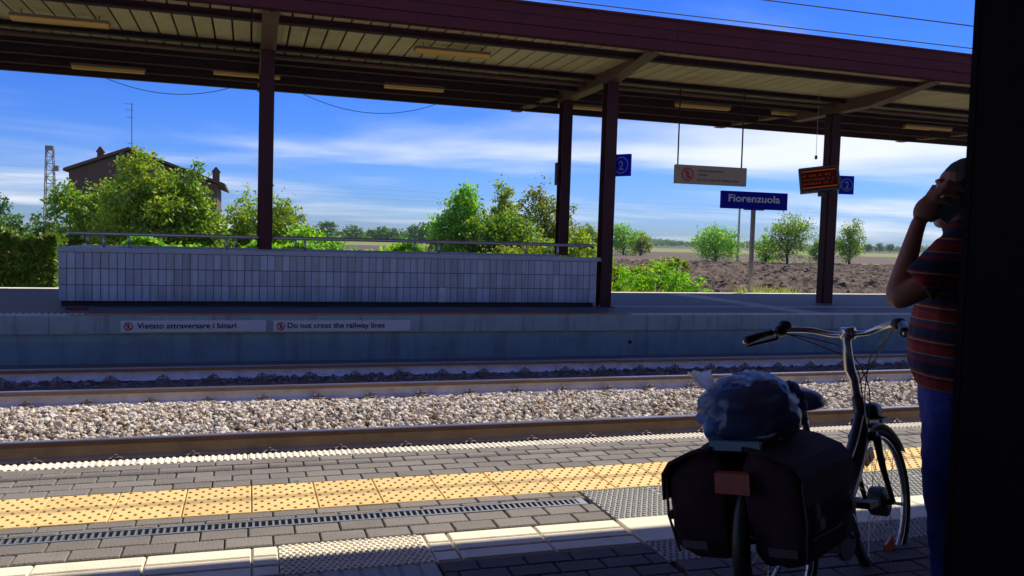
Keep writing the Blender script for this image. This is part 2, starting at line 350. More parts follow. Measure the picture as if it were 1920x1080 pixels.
# white guide tiles (three flat ribs), dotted junction tile, branch, right-hand field
def ribbed(l, w, nr, along='x', mt=None):
    mb = MB().chbox(-l/2,l/2,-w/2,w/2,-.05,-.006,.003)
    for k in range(nr):
        if along == 'x':
            y0 = -w/2+w*k/nr+.008; y1 = -w/2+w*(k+1)/nr-.008
            mb.chbox(-l/2+.004,l/2-.004,y0,y1,-.0065,0,.003)
        else:
            x0 = -l/2+l*k/nr+.008; x1 = -l/2+l*(k+1)/nr-.008
            mb.chbox(x0,x1,-w/2+.004,w/2-.004,-.0065,0,.003)
    return mb.mesh('guide_tile', mt)
def studded(l, w, px, py, mt):
    mb = MB().chbox(-l/2,l/2,-w/2,w/2,-.05,-.003,.003)
    nx = int(l/px); ny = int(w/py)
    for i in range(ny):
        for j in range(nx):
            x = -l/2+(j+.3+.5*(i%2)*.9)*l/nx; y = -w/2+(i+.5)*w/ny; a = px*.36; c = py*.34
            if x+a > l/2: continue
            mb.add([(x-a,y-c,-.0032),(x+a,y-c,-.0032),(x+a,y+c,-.0032),(x-a,y+c,-.0032),(x-a*.5,y-c*.5,.0035),(x+a*.5,y-c*.5,.0035),(x+a*.5,y+c*.5,.0035),(x-a*.5,y+c*.5,.0035)],
                   [(4,5,6,7),(0,1,5,4),(1,2,6,5),(2,3,7,6),(3,0,4,7)])
    return mb.mesh('studded_tile', mt)
gw = .322; gy = 3.456
g40 = ribbed(.398,gw,3,'x',M['white'])
for k in range(-16,0): lk('white_guide_tile', g40, NP, (.022+(k+.5)*.402, gy, 0))
lk('white_guide_tile', ribbed(.10,gw,3,'x',M['white']), NP, (.074,gy,0))
lk('white_studded_tile', studded(.606,gw,.026,.026,M['white']), NP, (.431,gy,0))
lk('white_guide_tile', ribbed(.10,gw,3,'x',M['white']), NP, (.789,gy,0))
for k in range(2): lk('white_guide_tile', g40, NP, (.843+(k+.5)*.404, gy, 0))
gb = ribbed(.606,.39,8,'y',M['greyplate'])
for k in range(6): lk('grey_guide_tile', gb, NP, (.427,3.292-.2-k*.396,0))
d1 = studded(.404,.452,.027,.027,M['greyplate']); d2 = studded(.404,.228,.027,.027,M['greyplate'])
pw = MB().chbox(-.202,.202,-.153,.153,-.05,0,.004).mesh('plain_tile', M['white'])
for k in range(18):
    x = 1.662+(k+.5)*.408
    lk('grey_studded_tile', d1, NP, (x,3.852,0)); lk('white_plain_tile', pw, NP, (x,3.466,0)); lk('grey_studded_tile', d2, NP, (x,3.196,0))
# drain grate
gr = empty('drain_grate', (0,3.91,0)); tag(gr,'narrow slotted steel drain grate set in the near platform paving','drain grate')
obj('grate_frame', MB().box(-3.0,1.622,-.0475,-.036,-.03,.001).box(-3.0,1.622,.036,.0475,-.03,.001).box(1.585,1.622,-.036,.036,-.03,.0005), M['steel'], gr)
bm_ = MB().box(-.005,.005,-.036,.036,-.028,-.001).mesh('bar', M['steel'])
for k in range(160): lk('bar', bm_, gr, (1.57-k*.0285,0,0))

# unseen roof over the near platform: it casts the shade in the foreground
o = struct(obj('near_canopy_roof', MB().box(-16,26,-3.2,5.235,4.30,4.50).box(-16,26,5.235,5.295,4.12,4.60).box(-16,26,1.4,1.6,4.0,4.30).box(-16,26,4.2,4.35,4.05,4.30), M['beam']))
struct(obj('unseen_station_wall', MB().box(-16,26,-3.2,-2.9,-.022,4.3), M['concrete']))  # unseen wall added behind the camera to block sky light and deepen the shade
nc = empty('steel_column', (2.045,1.725,0)); tag(nc,'near dark steel column filling the right edge of the picture','column')
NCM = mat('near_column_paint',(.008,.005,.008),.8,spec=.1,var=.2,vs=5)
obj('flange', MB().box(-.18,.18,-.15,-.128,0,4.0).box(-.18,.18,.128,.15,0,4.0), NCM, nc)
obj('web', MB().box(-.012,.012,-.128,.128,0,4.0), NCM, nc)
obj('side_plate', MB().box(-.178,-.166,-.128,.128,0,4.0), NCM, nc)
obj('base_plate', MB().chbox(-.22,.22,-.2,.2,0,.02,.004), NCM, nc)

# ================================================================== TRACKS
BZ = -.72
struct(obj('track_bed', MB().box(-30,60,5.2,14.05,-1.2,BZ-.02), M['ballast_bed']))
def icos():
    p = (1+5**.5)/2
    V = np.array([(-1,p,0),(1,p,0),(-1,-p,0),(1,-p,0),(0,-1,p),(0,1,p),(0,-1,-p),(0,1,-p),(p,0,-1),(p,0,1),(-p,0,-1),(-p,0,1)],float); V /= np.linalg.norm(V[0])
    F = np.array([(0,11,5),(0,5,1),(0,1,7),(0,7,10),(0,10,11),(1,5,9),(5,11,4),(11,10,2),(10,7,6),(7,1,8),(3,9,4),(3,4,2),(3,2,6),(3,6,8),(3,8,9),(4,9,5),(2,4,11),(6,2,10),(8,6,7),(9,8,1)])
    return V, F
def rand_rot(n):
    q = rng.normal(size=(n,4)); q /= np.linalg.norm(q,axis=1)[:,None]; w,x,y,z = q.T
    return np.stack([np.stack([1-2*(y*y+z*z),2*(x*y-z*w),2*(x*z+y*w)],-1),np.stack([2*(x*y+z*w),1-2*(x*x+z*z),2*(y*z-x*w)],-1),np.stack([2*(x*z-y*w),2*(y*z+x*w),1-2*(x*x+y*y)],-1)],1)
def stones(name, P, smin, smax, mt, parent=None):
    V, F = icos(); n = len(P)
    S = rng.uniform(smin,smax,n)[:,None]*rng.uniform(.65,1.25,(n,3))
    VV = V[None]*(1+rng.uniform(-.22,.22,(n,12,1)))*S[:,None,:]
    VV = np.einsum('nij,nkj->nki', rand_rot(n), VV) + P[:,None,:]
    FF = F[None]+12*np.arange(n)[:,None,None]
    me = np_mesh(name, VV.reshape(-1,3), FF.reshape(-1,3), mt)
    o = lk(name, me, parent); return o
def scatter(x0,x1,y0,y1,dens,zf):
    n = int((x1-x0)*(y1-y0)*dens); x = rng.uniform(x0,x1,n); y = rng.uniform(y0,y1,n)
    return np.stack([x,y,zf(x,y)],-1)
def zb(x,y): return BZ + .035*np.sin(y*2.1+.3*np.sin(x*1.3)) + rng.uniform(-.02,.03,len(x)) + np.where((y>8.4)&(y<10.45), .055*np.sin((y-8.4)/2.05*np.pi), 0) - np.where((y>10.75)&(y<12.3), .05, 0) - .06*np.clip((y-10.2)/.25,0,1)*(y<10.7) - .03*np.clip((8.6-y)/.3,0,1)
P = np.concatenate([scatter(-6.5,13,8.26,10.58,1150,zb), scatter(13,30,8.26,10.58,430,zb)])
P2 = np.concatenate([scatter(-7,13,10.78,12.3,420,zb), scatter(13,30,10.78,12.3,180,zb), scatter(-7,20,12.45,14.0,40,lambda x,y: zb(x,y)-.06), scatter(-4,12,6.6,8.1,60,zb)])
o = stones('ballast', P, .013, .037, STONE); o['kind'] = 'stuff'; o['label'] = 'pale crushed stone ballast between the two tracks'
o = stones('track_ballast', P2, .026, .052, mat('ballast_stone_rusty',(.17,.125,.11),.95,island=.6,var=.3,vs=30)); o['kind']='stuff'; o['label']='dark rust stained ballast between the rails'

def rail(y, label, side):
    r = empty('rail', (0,y,-.55)); tag(r, label, 'rail')
    x0, x1 = -30, 60
    obj('foot_and_web', MB().prism([(-.075,-.172),(.075,-.172),(.075,-.162),(.016,-.145),(.009,-.05),(-.009,-.05),(-.016,-.145),(-.075,-.162)][::-1], x0, x1), side, r)
    obj('head', MB().prism([(-.036,-.05),(.036,-.05),(.036,-.008),(-.036,-.008)], x0, x1), M['railhead'], r)
    obj('running_surface', MB().prism([(-.034,-.008),(.034,-.008),(.028,0),(-.028,0)], x0, x1), M['railtop'], r)
    return r
rail(8.17,'brown rail closest to the near platform edge',M['railrust'])
rail(6.52,'rail hidden below the near platform edge',M['railrust'])
rail(10.70,'nearer pale sided rail of the far track',M['railside'])
rail(12.36,'farther pale sided rail right below the far platform wall',M['railside'])
sm = MB().chbox(-.13,.13,-1.25,1.25,-.20,0,.02).mesh('sleeper', M['sleeper'])
cmb = MB(); cmb.obox((0,0,.012),(.17,.10,.024)); cmb.tube([(-.06,.035,.02),(-.05,-.01,.05),(0,.02,.062),(.05,-.01,.05),(.06,.035,.02)],.010,6); cmb.tube([(0,0,.02),(0,0,.085)],.014,6); cmb.tube([(0,0,.045),(0,0,.06)],.024,6)
cme = cmb.mesh('clip', M['clip'])
for (yc, ra, rb, nm, lab, grp) in ((11.53,10.70,12.36,'far', 'rust stained sleeper under the two rails of the far track','sleepers of the far track'),(7.345,6.52,8.17,'near','sleeper under the rails beside the near platform edge','sleepers of the near track')):
    for k in range(-10, 40):
        s = empty('sleeper', (.19+k*.64+random.uniform(-.01,.01), yc, -.722)); tag(s, lab, 'sleeper', grp)
        lk('sleeper_block', sm, s)
        for ry in (ra, rb):
            for sd in (-1,1):
                if nm == 'near' and ry == ra: continue
                o = lk('clip', cme, s, (random.uniform(-.01,.01), ry-yc+sd*.105, .004 if nm=='far' else -.035)); o.rotation_euler = (0,0,0 if sd<0 else math.pi)

# ================================================================== FAR PLATFORM
bt = bpy.data.materials.new('far_paving'); bt.use_nodes = True; t = bt.node_tree; b = t.nodes['Principled BSDF']; b.inputs['Roughness'].default_value=.7
ps = nd(t,'ShaderNodeNewGeometry'); br = nd(t,'ShaderNodeTexBrick'); br.inputs['Scale'].default_value=1; br.inputs['Brick Width'].default_value=.2; br.inputs['Row Height'].default_value=.11; br.inputs['Mortar Size'].default_value=.006
br.inputs['Color1'].default_value=(.095,.105,.125,1); br.inputs['Color2'].default_value=(.07,.08,.10,1); br.inputs['Mortar'].default_value=(.05,.05,.05,1)
t.links.new(ps.outputs['Position'], br.inputs['Vector'])
nz = nd(t,'ShaderNodeTexNoise'); nz.inputs['Scale'].default_value=.8; nz.inputs['Detail'].default_value=6; t.links.new(ps.outputs['Position'], nz.inputs['Vector'])
vm = nd(t,'ShaderNodeVectorMath', operation='SCALE'); t.links.new(br.outputs[0], vm.inputs[0]); t.links.new(mth(t,'MULTIPLY_ADD',nz.outputs[0],1.0,.5), vm.inputs['Scale']); t.links.new(vm.outputs[0], b.inputs['Base Color'])
FP = struct(obj('far_platform', MB().box(-30,60,14.10,20.46,-1.2,-.3).box(-30,60,14.30,20.05,-.3,0), bt))
obj('retaining_wall', MB().box(-30,60,14.075,14.099,-1.2,-.285), M['concrete'], FP)
k0 = -2.82
for k in range(-4,12):
    x = k0+k*3.26
    obj('lip_slab', MB().chbox(x+.004,x+3.256,14.045,14.095,-.285,-.012,.004), M['concrete_lip'], FP)
es = MB().chbox(-.298,.298,-.122,.125,-.29,-.008,.006)
for q in range(7): es.prism([(-.285+q*.085,-.0085),(-.275+q*.085,.006),(-.243+q*.085,.006),(-.233+q*.085,-.0085)],-.11,.11,'y')
ese = es.mesh('far_edge_stone', M['whitestone'])
for k in range(-18,38):
    x = 6.95+k*.6
    if -2.6 < x < 6.6: continue
    lk('edge_stone', ese, FP, (x,14.22,.0))
xa = -2.57
while xa < 6.6:
    obj('edge_strip', MB().chbox(xa+.003,min(xa+1.14,6.65),14.1,14.299,-.29,.002,.006), M['ochre'], FP); xa += 1.145
for k in range(-14,30):
    obj('rear_edge_stone', MB().chbox(k*1.2+.003,k*1.2+1.197,20.051,20.46,-.29,.004,.006), M['whitestone'], FP)
# tactile crossing path set into the far paving
for k in range(14):
    obj('path_tile', MB().chbox(10.35,10.95,14.36+k*.404,14.36+k*.404+.398,-.04,.005,.003), M['greyplate'], FP)
for k in range(34):
    obj('path_tile', MB().chbox(6.9+k*.404,6.9+k*.404+.398,16.55-.9,16.55-.6,-.04,.0045,.003), M['greyplate'], FP)
# notices on the wall
def text_mesh(body, x0, z0, height, width, depth=.002, bold=.0):
    cu = bpy.data.curves.new('txt','FONT'); cu.body = body; cu.size = 1; cu.extrude = 0.0; cu.offset = bold; cu.resolution_u = 3
    to = bpy.data.objects.new('txt', cu); col.objects.link(to); dg = bpy.context.evaluated_depsgraph_get(); dg.update()
    me = bpy.data.meshes.new_from_object(to.evaluated_get(dg)); bpy.data.objects.remove(to)
    co = np.empty(len(me.vertices)*3); me.vertices.foreach_get('co', co); co = co.reshape(-1,3)
    w = co[:,0].max()-co[:,0].min(); sx = width/w; sz = height/.73
    out = np.stack([x0+(co[:,0]-co[:,0].min())*sx, np.zeros(len(co)), z0+co[:,1]*sz],-1)
    me.vertices.foreach_set('co', out.ravel()); me.update(); return me
def lettering(name, body, x0, z0, h, w, mt, parent, y, bold=.012):
    me = text_mesh(body,x0,z0,h,w,bold=bold); me.name = name; me.materials.clear(); me.materials.append(mt)
    return lk(name, me, parent, (0,y,0))
def ring(name, x, z, r0, r1, y, mt, parent, n=28, th=.003):
    mb = MB(); V=[];F=[]
    for i in range(n):
        a = 2*math.pi*i/n; V += [(x+r0*math.cos(a),y,z+r0*math.sin(a)),(x+r1*math.cos(a),y,z+r1*math.sin(a)),(x+r1*math.cos(a),y+th,z+r1*math.sin(a))]
    for i in range(n):
        j=(i+1)%n; F += [(3*i,3*i+1,3*j+1,3*j),(3*i+1,3*i+2,3*j+2,3*j+1)]
    mb.add(V,F); return obj(name, mb, mt, parent)
def walker(name, x, z, s, y, mt, parent):
    mb = MB(); th = .004
    def poly(p): mb.prism([(x+a*s,z+b_*s) for a,b_ in p], y, y+th, 'y')
    poly([(.16*math.cos(q*math.pi/5),.78+.16*math.sin(q*math.pi/5)) for q in range(10)])
    poly([(-.2,.58),(.2,.58),(.24,-.05),(-.24,-.05)]); poly([(-.22,-.06),(0,-.06),(-.22,-.9),(-.42,-.85)]); poly([(0,-.06),(.22,-.06),(.42,-.82),(.22,-.9)])
    poly([(-.24,.55),(-.2,.4),(-.46,.05),(-.55,.12)]); poly([(.24,.55),(.2,.4),(.46,.05),(.55,.12)])
    return obj(name, mb, mt, parent)
def placard(x0,x1,z0,z1,body,tx0,tx1,ix,label):
    p = obj('wall_notice', MB().chbox(x0,x1,14.028,14.044,z0,z1,.003), M['signwhite']); tag(p,label,'notice')
    yf = 14.0255
    lettering('lettering', body, tx0, z0+.058, .088, tx1-tx0, M['ink'], p, yf, .022)
    ring('prohibition_ring', ix, (z0+z1)/2, .050, .066, yf-.001, M['red'], p)
    walker('walking_figure', ix, (z0+z1)/2, .048, yf-.001, M['ink'], p)
    mb = MB(); zc_ = (z0+z1)/2
    mb.prism([(ix-.048,zc_+.036),(ix-.036,zc_+.048),(ix+.048,zc_-.036),(ix+.036,zc_-.048)], yf-.003, yf-.0015, 'y'); obj('prohibition_bar', mb, M['red'], p)
placard(-1.84,.276,-.262,-.084,'Vietato attraversare i binari',-1.615,-.175,-1.735,'white notice on far platform wall reading Vietato attraversare i binari')
placard(.39,2.585,-.266,-.088,'Do not cross the railway lines',.605,2.16,.50,'white notice on far platform wall reading Do not cross the railway lines')
o = obj('pipe_outlet', MB().tube([(6.62,14.06,-.50),(6.62,14.078,-.50)],.035,12), M['channel'], FP)

# stairwell parapet
PA = empty('tiled_parapet', (0,15.65,0)); tag(PA,'tiled parapet wall around the underpass stairs on the far platform','parapet')
W0, W1 = -3.0, 6.57
obj('wall_core', MB().box(W0+.01,W1-.01,.008,.24,.085,.905).box(W0+.01,W1-.01,2.45,2.68,.085,.905).box(W0+.01,W0+.75,.241,2.449,.085,.905), M['grout'], PA)
obj('plinth', MB().box(W0+.03,W1-.03,.05,.22,0.001,.086).box(W0+.03,W1-.03,2.47,2.66,.001,.086).box(W0+.03,W0+.73,.221,2.469,.001,.086), M['channel'], PA)
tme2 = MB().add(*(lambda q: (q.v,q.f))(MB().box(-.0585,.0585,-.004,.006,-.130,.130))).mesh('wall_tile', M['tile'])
ncol = 75; pit = (W1-W0)/ncol
for i in range(ncol):
    for j in range(3):
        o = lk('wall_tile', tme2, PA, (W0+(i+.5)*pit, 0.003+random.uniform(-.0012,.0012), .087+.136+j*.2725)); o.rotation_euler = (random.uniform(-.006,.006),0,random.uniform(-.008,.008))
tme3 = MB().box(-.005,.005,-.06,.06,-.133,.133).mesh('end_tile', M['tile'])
for j in range(3):
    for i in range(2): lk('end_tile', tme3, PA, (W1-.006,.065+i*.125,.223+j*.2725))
xa = W0-.012; k=0
cop = MB().chbox(-.1265,.1265,-.145,.14,-.038,.038,.006).mesh('coping_stone', M['coping'])
while xa < W1:
    lk('coping_stone', cop, PA, (xa+.1275,.122,.944+random.uniform(-.001,.001))); lk('coping_stone', cop, PA, (xa+.1275,2.565,.944)); xa += .256
for i in range(3):
    obj('coping_stone', MB().chbox(W0-.01,W0+.78,.264+i*.72,.264+i*.72+.714,.906,.982,.006), M['coping'], PA)
obj('access_hatch', MB().chbox(3.42,3.53,-.016,-.004,.09,.36,.002), M['signwhite'], PA)
obj('corner_strip', MB().box(W1+.001,W1+.014,-.008,.006,0.003,.90), M['signwhite'], PA)
def handrail(y, x0, x1, posts, z, label):
    h = empty('handrail', (0,y,0)); tag(h, label, 'handrail','handrails on the stair parapet')
    obj('top_bar', MB().tube([(x0-.05,0,z-.05),(x0,0,z),(x1,0,z),(x1+.05,0,z-.05)],.030,10), M['inox'], h, True)
    for px in posts:
        pb = obj('post', MB().tube([(px,0,.982),(px,0,z-.03)],.021,10), M['inox'], h, True)
        obj('post_foot', MB().tube([(px,0,.981),(px,0,.995)],.05,12), M['inox'], pb)
handrail(15.77,-2.85,6.5,(-2.33,-.37,.97,3.42,5.8),1.215,'steel handrail on front parapet of the stairwell')
handrail(18.2,-3.15,6.9,(-2.98,-2.24,-.25,.93,3.42,5.95,6.5),1.215,'steel handrail on rear parapet of the stairwell')
obj('red_box', MB().chbox(-2.75,-2.45,14.9,15.05,.0,.05,.01), mat('marker_dull_red',(.16,.03,.04),.8,var=.3,vs=9)).name = 'marker_block'
tag(bpy.data.objects['marker_block'],'low dark red block lying at the left foot of the parapet','block')

# ================================================================== FAR CANOPY
CA = empty('platform_canopy', (0,16.9,0)); tag(CA,'long flat dark brown steel canopy roof over the far platform','canopy')
CX0, CX1 = -9.0, 28.0
CA.rotation_euler = (0,R(.34),0); CA.location = (0,16.9,.028)
def Hcol(x, y, z0, z1, w=.23, d=.26, name='column'):
    prof = [(-w/2,-d/2),(w/2,-d/2),(w/2,-d/2+.02),(.012,-d/2+.02),(.012,d/2-.02),(w/2,d/2-.02),(w/2,d/2),(-w/2,d/2),(-w/2,d/2-.02),(-.012,d/2-.02),(-.012,-d/2+.02),(-w/2,-d/2+.02)]
    mb = MB().prism([(x+a,y-16.9+c) for a,c in prof], z0, z1, 'z')
    return obj(name, mb, M['brown'], CA)
def frame(x, cols):
    mb = MB()
    # tapered cantilever beam (I section): bottom profile
    pts = [(13.90,4.66),(15.6,4.44),(18.34,4.44),(18.62,4.63),(22.1,4.72)]
    for (y0,z0),(y1,z1) in zip(pts[:-1],pts[1:]):
        mb.add([(x-.13,y0-16.9,z0),(x+.13,y0-16.9,z0),(x+.13,y1-16.9,z1),(x-.13,y1-16.9,z1),(x-.13,y0-16.9,z0+.02),(x+.13,y0-16.9,z0+.02),(x+.13,y1-16.9,z1+.02),(x-.13,y1-16.9,z1+.02)],[(0,3,2,1),(4,5,6,7),(0,1,5,4),(1,2,6,5),(2,3,7,6),(3,0,4,7)])
        mb.add([(x-.012,y0-16.9,z0+.02),(x+.012,y0-16.9,z0+.02),(x+.012,y1-16.9,z1+.02),(x-.012,y1-16.9,z1+.02),(x-.012,y0-16.9,4.728),(x+.012,y0-16.9,4.728),(x+.012,y1-16.9,4.728),(x-.012,y1-16.9,4.728)],[(0,1,5,4),(1,2,6,5),(2,3,7,6),(3,0,4,7),(4,5,6,7)])
    obj('beam', mb, M['beam'], CA)
    for (y, zb_) in cols: Hcol(x, y, zb_, 4.44)
def base_plate(x, y):
    bp_ = obj('base_plate', MB().chbox(x-.19,x+.19,y-16.9-.19,y-16.9+.19,-.03,.022,.004), M['brown'], CA)
    for sx in (-.15,.15):
        for sy in (-.15,.15): obj('bolt', MB().tube([(x+sx,y-16.9+sy,.022),(x+sx,y-16.9+sy,.05)],.018,6), M['clip'], bp_)
base_plate(6.775,15.72); base_plate(12.93,16.95); base_plate(19.3,16.95)
frame(.27, ((15.72,.985),(18.2,.985)))
frame(6.775, ((15.72,.0),(18.2,.985)))
frame(12.93, ((16.95,0.),))
obj('column_casing', MB().box(12.93-.155,12.93-.118,16.85-16.9,17.05-16.9,0.0,4.4).box(12.93+.118,12.93+.15,16.85-16.9,17.05-16.9,0.,4.4), M['brown'], CA)
frame(19.3, ((16.95,0.),)); frame(-6.2, ((15.72,0.),(18.2,0.)))
for (y, w, z0, z1, mt) in ((14.35,.14,4.615,4.73,'purlin'),(16.58,.15,4.64,4.73,'purlin'),(17.5,.14,4.555,4.742,'purlin'),(18.75,.14,4.58,4.762,'purlin'),(20.0,.14,4.60,4.785,'purlin'),(21.3,.14,4.64,4.805,'purlin')):
    xs = [CX0,-6.2,.27,6.775,12.93,19.3,CX1]
    for a, c in zip(xs[:-1],xs[1:]):
        mb = MB().box(a+.014,c-.014,y-w/2-16.9,y+w/2-16.9,z0,z0+.015).box(a+.014,c-.014,y-.008-16.9,y+.008-16.9,z0+.015,z1-.02).box(a+.014,c-.014,y-w/2-16.9,y+w/2-16.9,z1-.02,z1)
        obj('purlin', mb, M['purlin'], CA)
for (y,z,rad) in ((17.0,4.60,.035),(17.2,4.63,.03),(19.0,4.66,.03),(20.5,4.70,.025)):
    obj('conduit', MB().tube([(CX0,y-16.9,z),(CX1,y-16.9,z)],rad,8), M['beam'], CA)
pm = MB(); pwid = .310
prof = [(-.139,.007),(-.127,0),(-.05,0),(-.045,.005),(.045,.005),(.05,0),(.127,0),(.139,.007),(.139,.022),(-.139,.022)]
pm.rings([[(px_,y_-16.9,z_+pz_) for px_,pz_ in prof] for y_,z_ in ((13.9,4.735),(17.0,4.735),(22.1,4.82))]); pme = pm.mesh('deck_panel', M['deck'])
k = 0
while CX0+.155+k*pwid < CX1:
    o = lk('deck_panel', pme, CA, (CX0+.155+k*pwid,0,random.uniform(-.002,.002))); k += 1
obj('roof_sheet', MB().box(CX0,CX1,13.84-16.9,22.15-16.9,4.945,5.02), M['roofdk'], CA)
for (a, c) in ((CX0,.3),(.3,7.15),(7.15,13.6),(13.6,20.2),(20.2,CX1)):
    mb = MB()
    for q in range(3): mb.chbox(a+.003,c-.003,13.74-16.9-.012*(q==1),13.80-16.9,4.695+q*.178+.004,4.695+(q+1)*.178-.004,.004)
    mb.box(a+.003,c-.003,13.801-16.9,13.835-16.9,4.70,5.20); mb.box(a+.003,c-.003,13.70-16.9,13.84-16.9,5.212,5.25)
    mb.box(a+.003,c-.003,13.80-16.9,13.895-16.9,4.690,4.6985)
    obj('front_fascia', mb, M['brown2'], CA)
    obj('rear_fascia', MB().box(a+.003,c-.003,22.15-16.9,22.19-16.9,4.83,5.10), M['brown2'], CA)
    obj('rear_gutter', MB().tube([(a+.004,22.24-16.9,4.84),(c-.004,22.24-16.9,4.84)],.03,8), M['purlin'], CA)
def ltube(x0,x1,y,z,label):
    l = empty('tube_lamp', ((x0+x1)/2,y,z)); tag(l,label,'lamp','tube lamps under the far canopy'); h=(x1-x0)/2
    obj('diffuser', MB().prism([(-.09,.0),(-.07,-.055),(.07,-.055),(.09,.0)],-h,h,'x'), M['lamp'], l)
    obj('housing', MB().box(-h-.015,h+.015,-.096,.096,.001,.05), M['lampbody'], l)
    for s in (-1,1):
        obj('hanger', MB().tube([(s*h*.8,0,.05),(s*h*.8,0,4.735-z)],.008,6), M['purlin'], l)
for x0,x1,y,z,lb in ((-3.6,-2.2,15.4,4.60,'amber tube lamp at the far left, nearest under the canopy front'),(2.78,4.12,15.1,4.60,'amber tube lamp above the sign texts, nearest under the canopy front'),
  (-3.45,-2.1,19.4,4.58,'amber tube lamp at far left beneath the rear of canopy'),(-.72,.6,18.9,4.60,'short looking amber tube lamp half behind the left column'),(2.8,4.1,18.8,4.58,'amber tube lamp over the middle of the parapet, rear of canopy'),
  (7.0,8.3,19.2,4.50,'amber tube lamp between the two middle columns'),(9.6,11.0,18.3,4.58,'amber tube lamp above the hanging white sign'),(12.3,13.5,18.4,4.60,'dim tube lamp beside the display column'),(16.5,18.0,18.7,4.56,'amber tube lamp at the right above the man')):
    ltube(x0,x1,y,z,lb)
def cable(pts, label, rad=.008):
    o = obj('hanging_cable', MB().tube(pts,rad,6), M['cable'], None, True); tag(o,label,'cable'); return o
def sag(a,b,d,n=18): return [Vector(a).lerp(Vector(b),i/n)-Vector((0,0,4*d*(i/n)*(1-i/n))) for i in range(n+1)]
cable(sag((-3.3,22.1,4.84),(-.3,22.1,4.86),.30),'black cable sagging below the rear canopy edge at left')
cable(sag((1.0,21.9,4.86),(4.9,22.1,4.88),.46),'black cable sagging below the rear canopy edge right of left column')
cw = empty('cord_weight',(12.12,16.4,3.27)); tag(cw,'small weight hanging on a thin cord above the display','cord')
obj('cord', MB().tube([(0,0,.06),(0,0,1.62)],.005,5), M['post'], cw); obj('weight', MB().tube([(0,0,0),(0,0,.08)],.03,8), M['black'], cw)

# hanging white sign
hsn = empty('hanging_sign',(9.77,16.9,2.62)); tag(hsn,'cream hanging warning sign with red ring under the far canopy','sign')
obj('panel', MB().chbox(-.88,.88,-.05,.05,0,.41,.006), M['signcream'], hsn)
for s in (-.82,.77): obj('rod', MB().tube([(s,0,.40),(s,0,2.29)],.017,8), M['purlin'], hsn)
ring('prohibition_ring',-.60,.205,.115,.15,-.054,M['red'],hsn); walker('walking_figure',-.60,.205,.10,-.054,M['ink'],hsn)
obj('prohibition_bar', MB().prism([(-.69,.27),(-.665,.30),(-.51,.14),(-.535,.11)],-.058,-.0555,'y'), M['red'], hsn)
lettering('lettering','Vietato attraversare',-.36,.275,.06,.66,M['ink'],hsn,-.0525); lettering('lettering','i binari',-.36,.185,.06,.26,M['ink'],hsn,-.0525); lettering('lettering','Do not cross the railway lines',-.36,.075,.06,1.02,M['ink'],hsn,-.0525)
# station name sign
ss = empty('station_sign',(13.29,20.6,-.3)); tag(ss,'blue station name sign on a post reading Fiorenzuola','sign')
obj('panel', MB().chbox(-1.035,1.035,-.045,.045,2.60,3.075,.006), M['signblue'], ss)
obj('post', MB().tube([(0,.02,0),(0,.02,2.575)],.065,12), M['post'], ss, True)
obj('bracket', MB().box(-.30,.30,-.04,.04,2.575,2.5995), M['black'], ss)
lettering('lettering','Fiorenzuola',-.83,2.795,.20,1.62,mat('sign_letters_grey',(.70,.74,.80),.5),ss,-.0475,.02)
# train display on the column
dp = empty('train_display',(12.28,16.42,2.55)); dp.rotation_euler = (R(-4),R(-7),R(-34)); tag(dp,'dark electronic departure display with dim orange lines on the right column','display')
obj('housing', MB().chbox(-.42,.42,-.13,.13,0,.56,.015), M['black'], dp)
led = mat('display_orange',(.28,.045,.012),.9,spec=.05,emis=((1,.16,.03),.11)); scr = mat('display_screen',(.014,.004,.004),.95,spec=.03,emis=((.6,.05,.02),.012))
obj('screen', MB().box(-.37,.37,-.134,-.1305,.05,.51), scr, dp)
obj('orange_line', MB().box(-.36,.36,-.138,-.1345,.455,.475), led, dp); obj('orange_line', MB().box(-.36,.36,-.138,-.1345,.085,.105), led, dp)
mb = MB()
for i in range(3):
    x = -.34
    while x < .30:
        w = random.choice((.025,.04,.06)); mb.box(x,x+w,-.138,-.1345,.16+i*.09,.205+i*.09); x += w+random.choice((.015,.02,.06))
obj('character_rows', mb, mat('display_glyph',(.07,.012,.008),.9,spec=.05,emis=((1,.14,.03),.035)), dp)
obj('side_cover', MB().box(.421,.436,-.10,.12,.03,.53), M['lampbody'], dp)
obj('bracket', MB().box(.1,.5,.131,.30,.2,.3), M['black'], dp)
obj('junction_box', MB().chbox(-.05,.09,-.06,.06,-.10,-.002,.01), M['black'], dp)
def numsign(x,y,z,rz,w,label):
    n = empty('platform_number_sign',(x,y,z)); n.rotation_euler=(0,0,rz); tag(n,label,'sign','platform number signs')
    obj('panel', MB().chbox(0,w,-.03,.03,0,.43,.006), M['signblue'], n)
    mm = mat('number_panel',(.16,.20,.30),.4) if 'number_panel' not in bpy.data.materials else bpy.data.materials['number_panel']
    ring('number_ring',w/2,.215,.145*min(1,w/.4),.165*min(1,w/.4),-.0335,mm,n)
    lettering('number','2',w/2-.055,.125,.18,.11,mm,n,-.032,.02)
    obj('bracket', MB().box(-.06,-.001,-.02,.02,.1,.33), M['black'], n)
numsign(6.91,15.72,2.60,R(-58),.40,'small blue platform number sign on the middle column')
numsign(13.20,16.95,2.56,R(-6),.36,'small blue platform number sign right of the display')
o = obj('switch_box', MB().chbox(-.03,.03,-.08,.08,0,.50,.008), M['brown'], None, loc=(6.775-.147,18.2,2.55)); tag(o,'narrow dark box on the rear middle column','box')

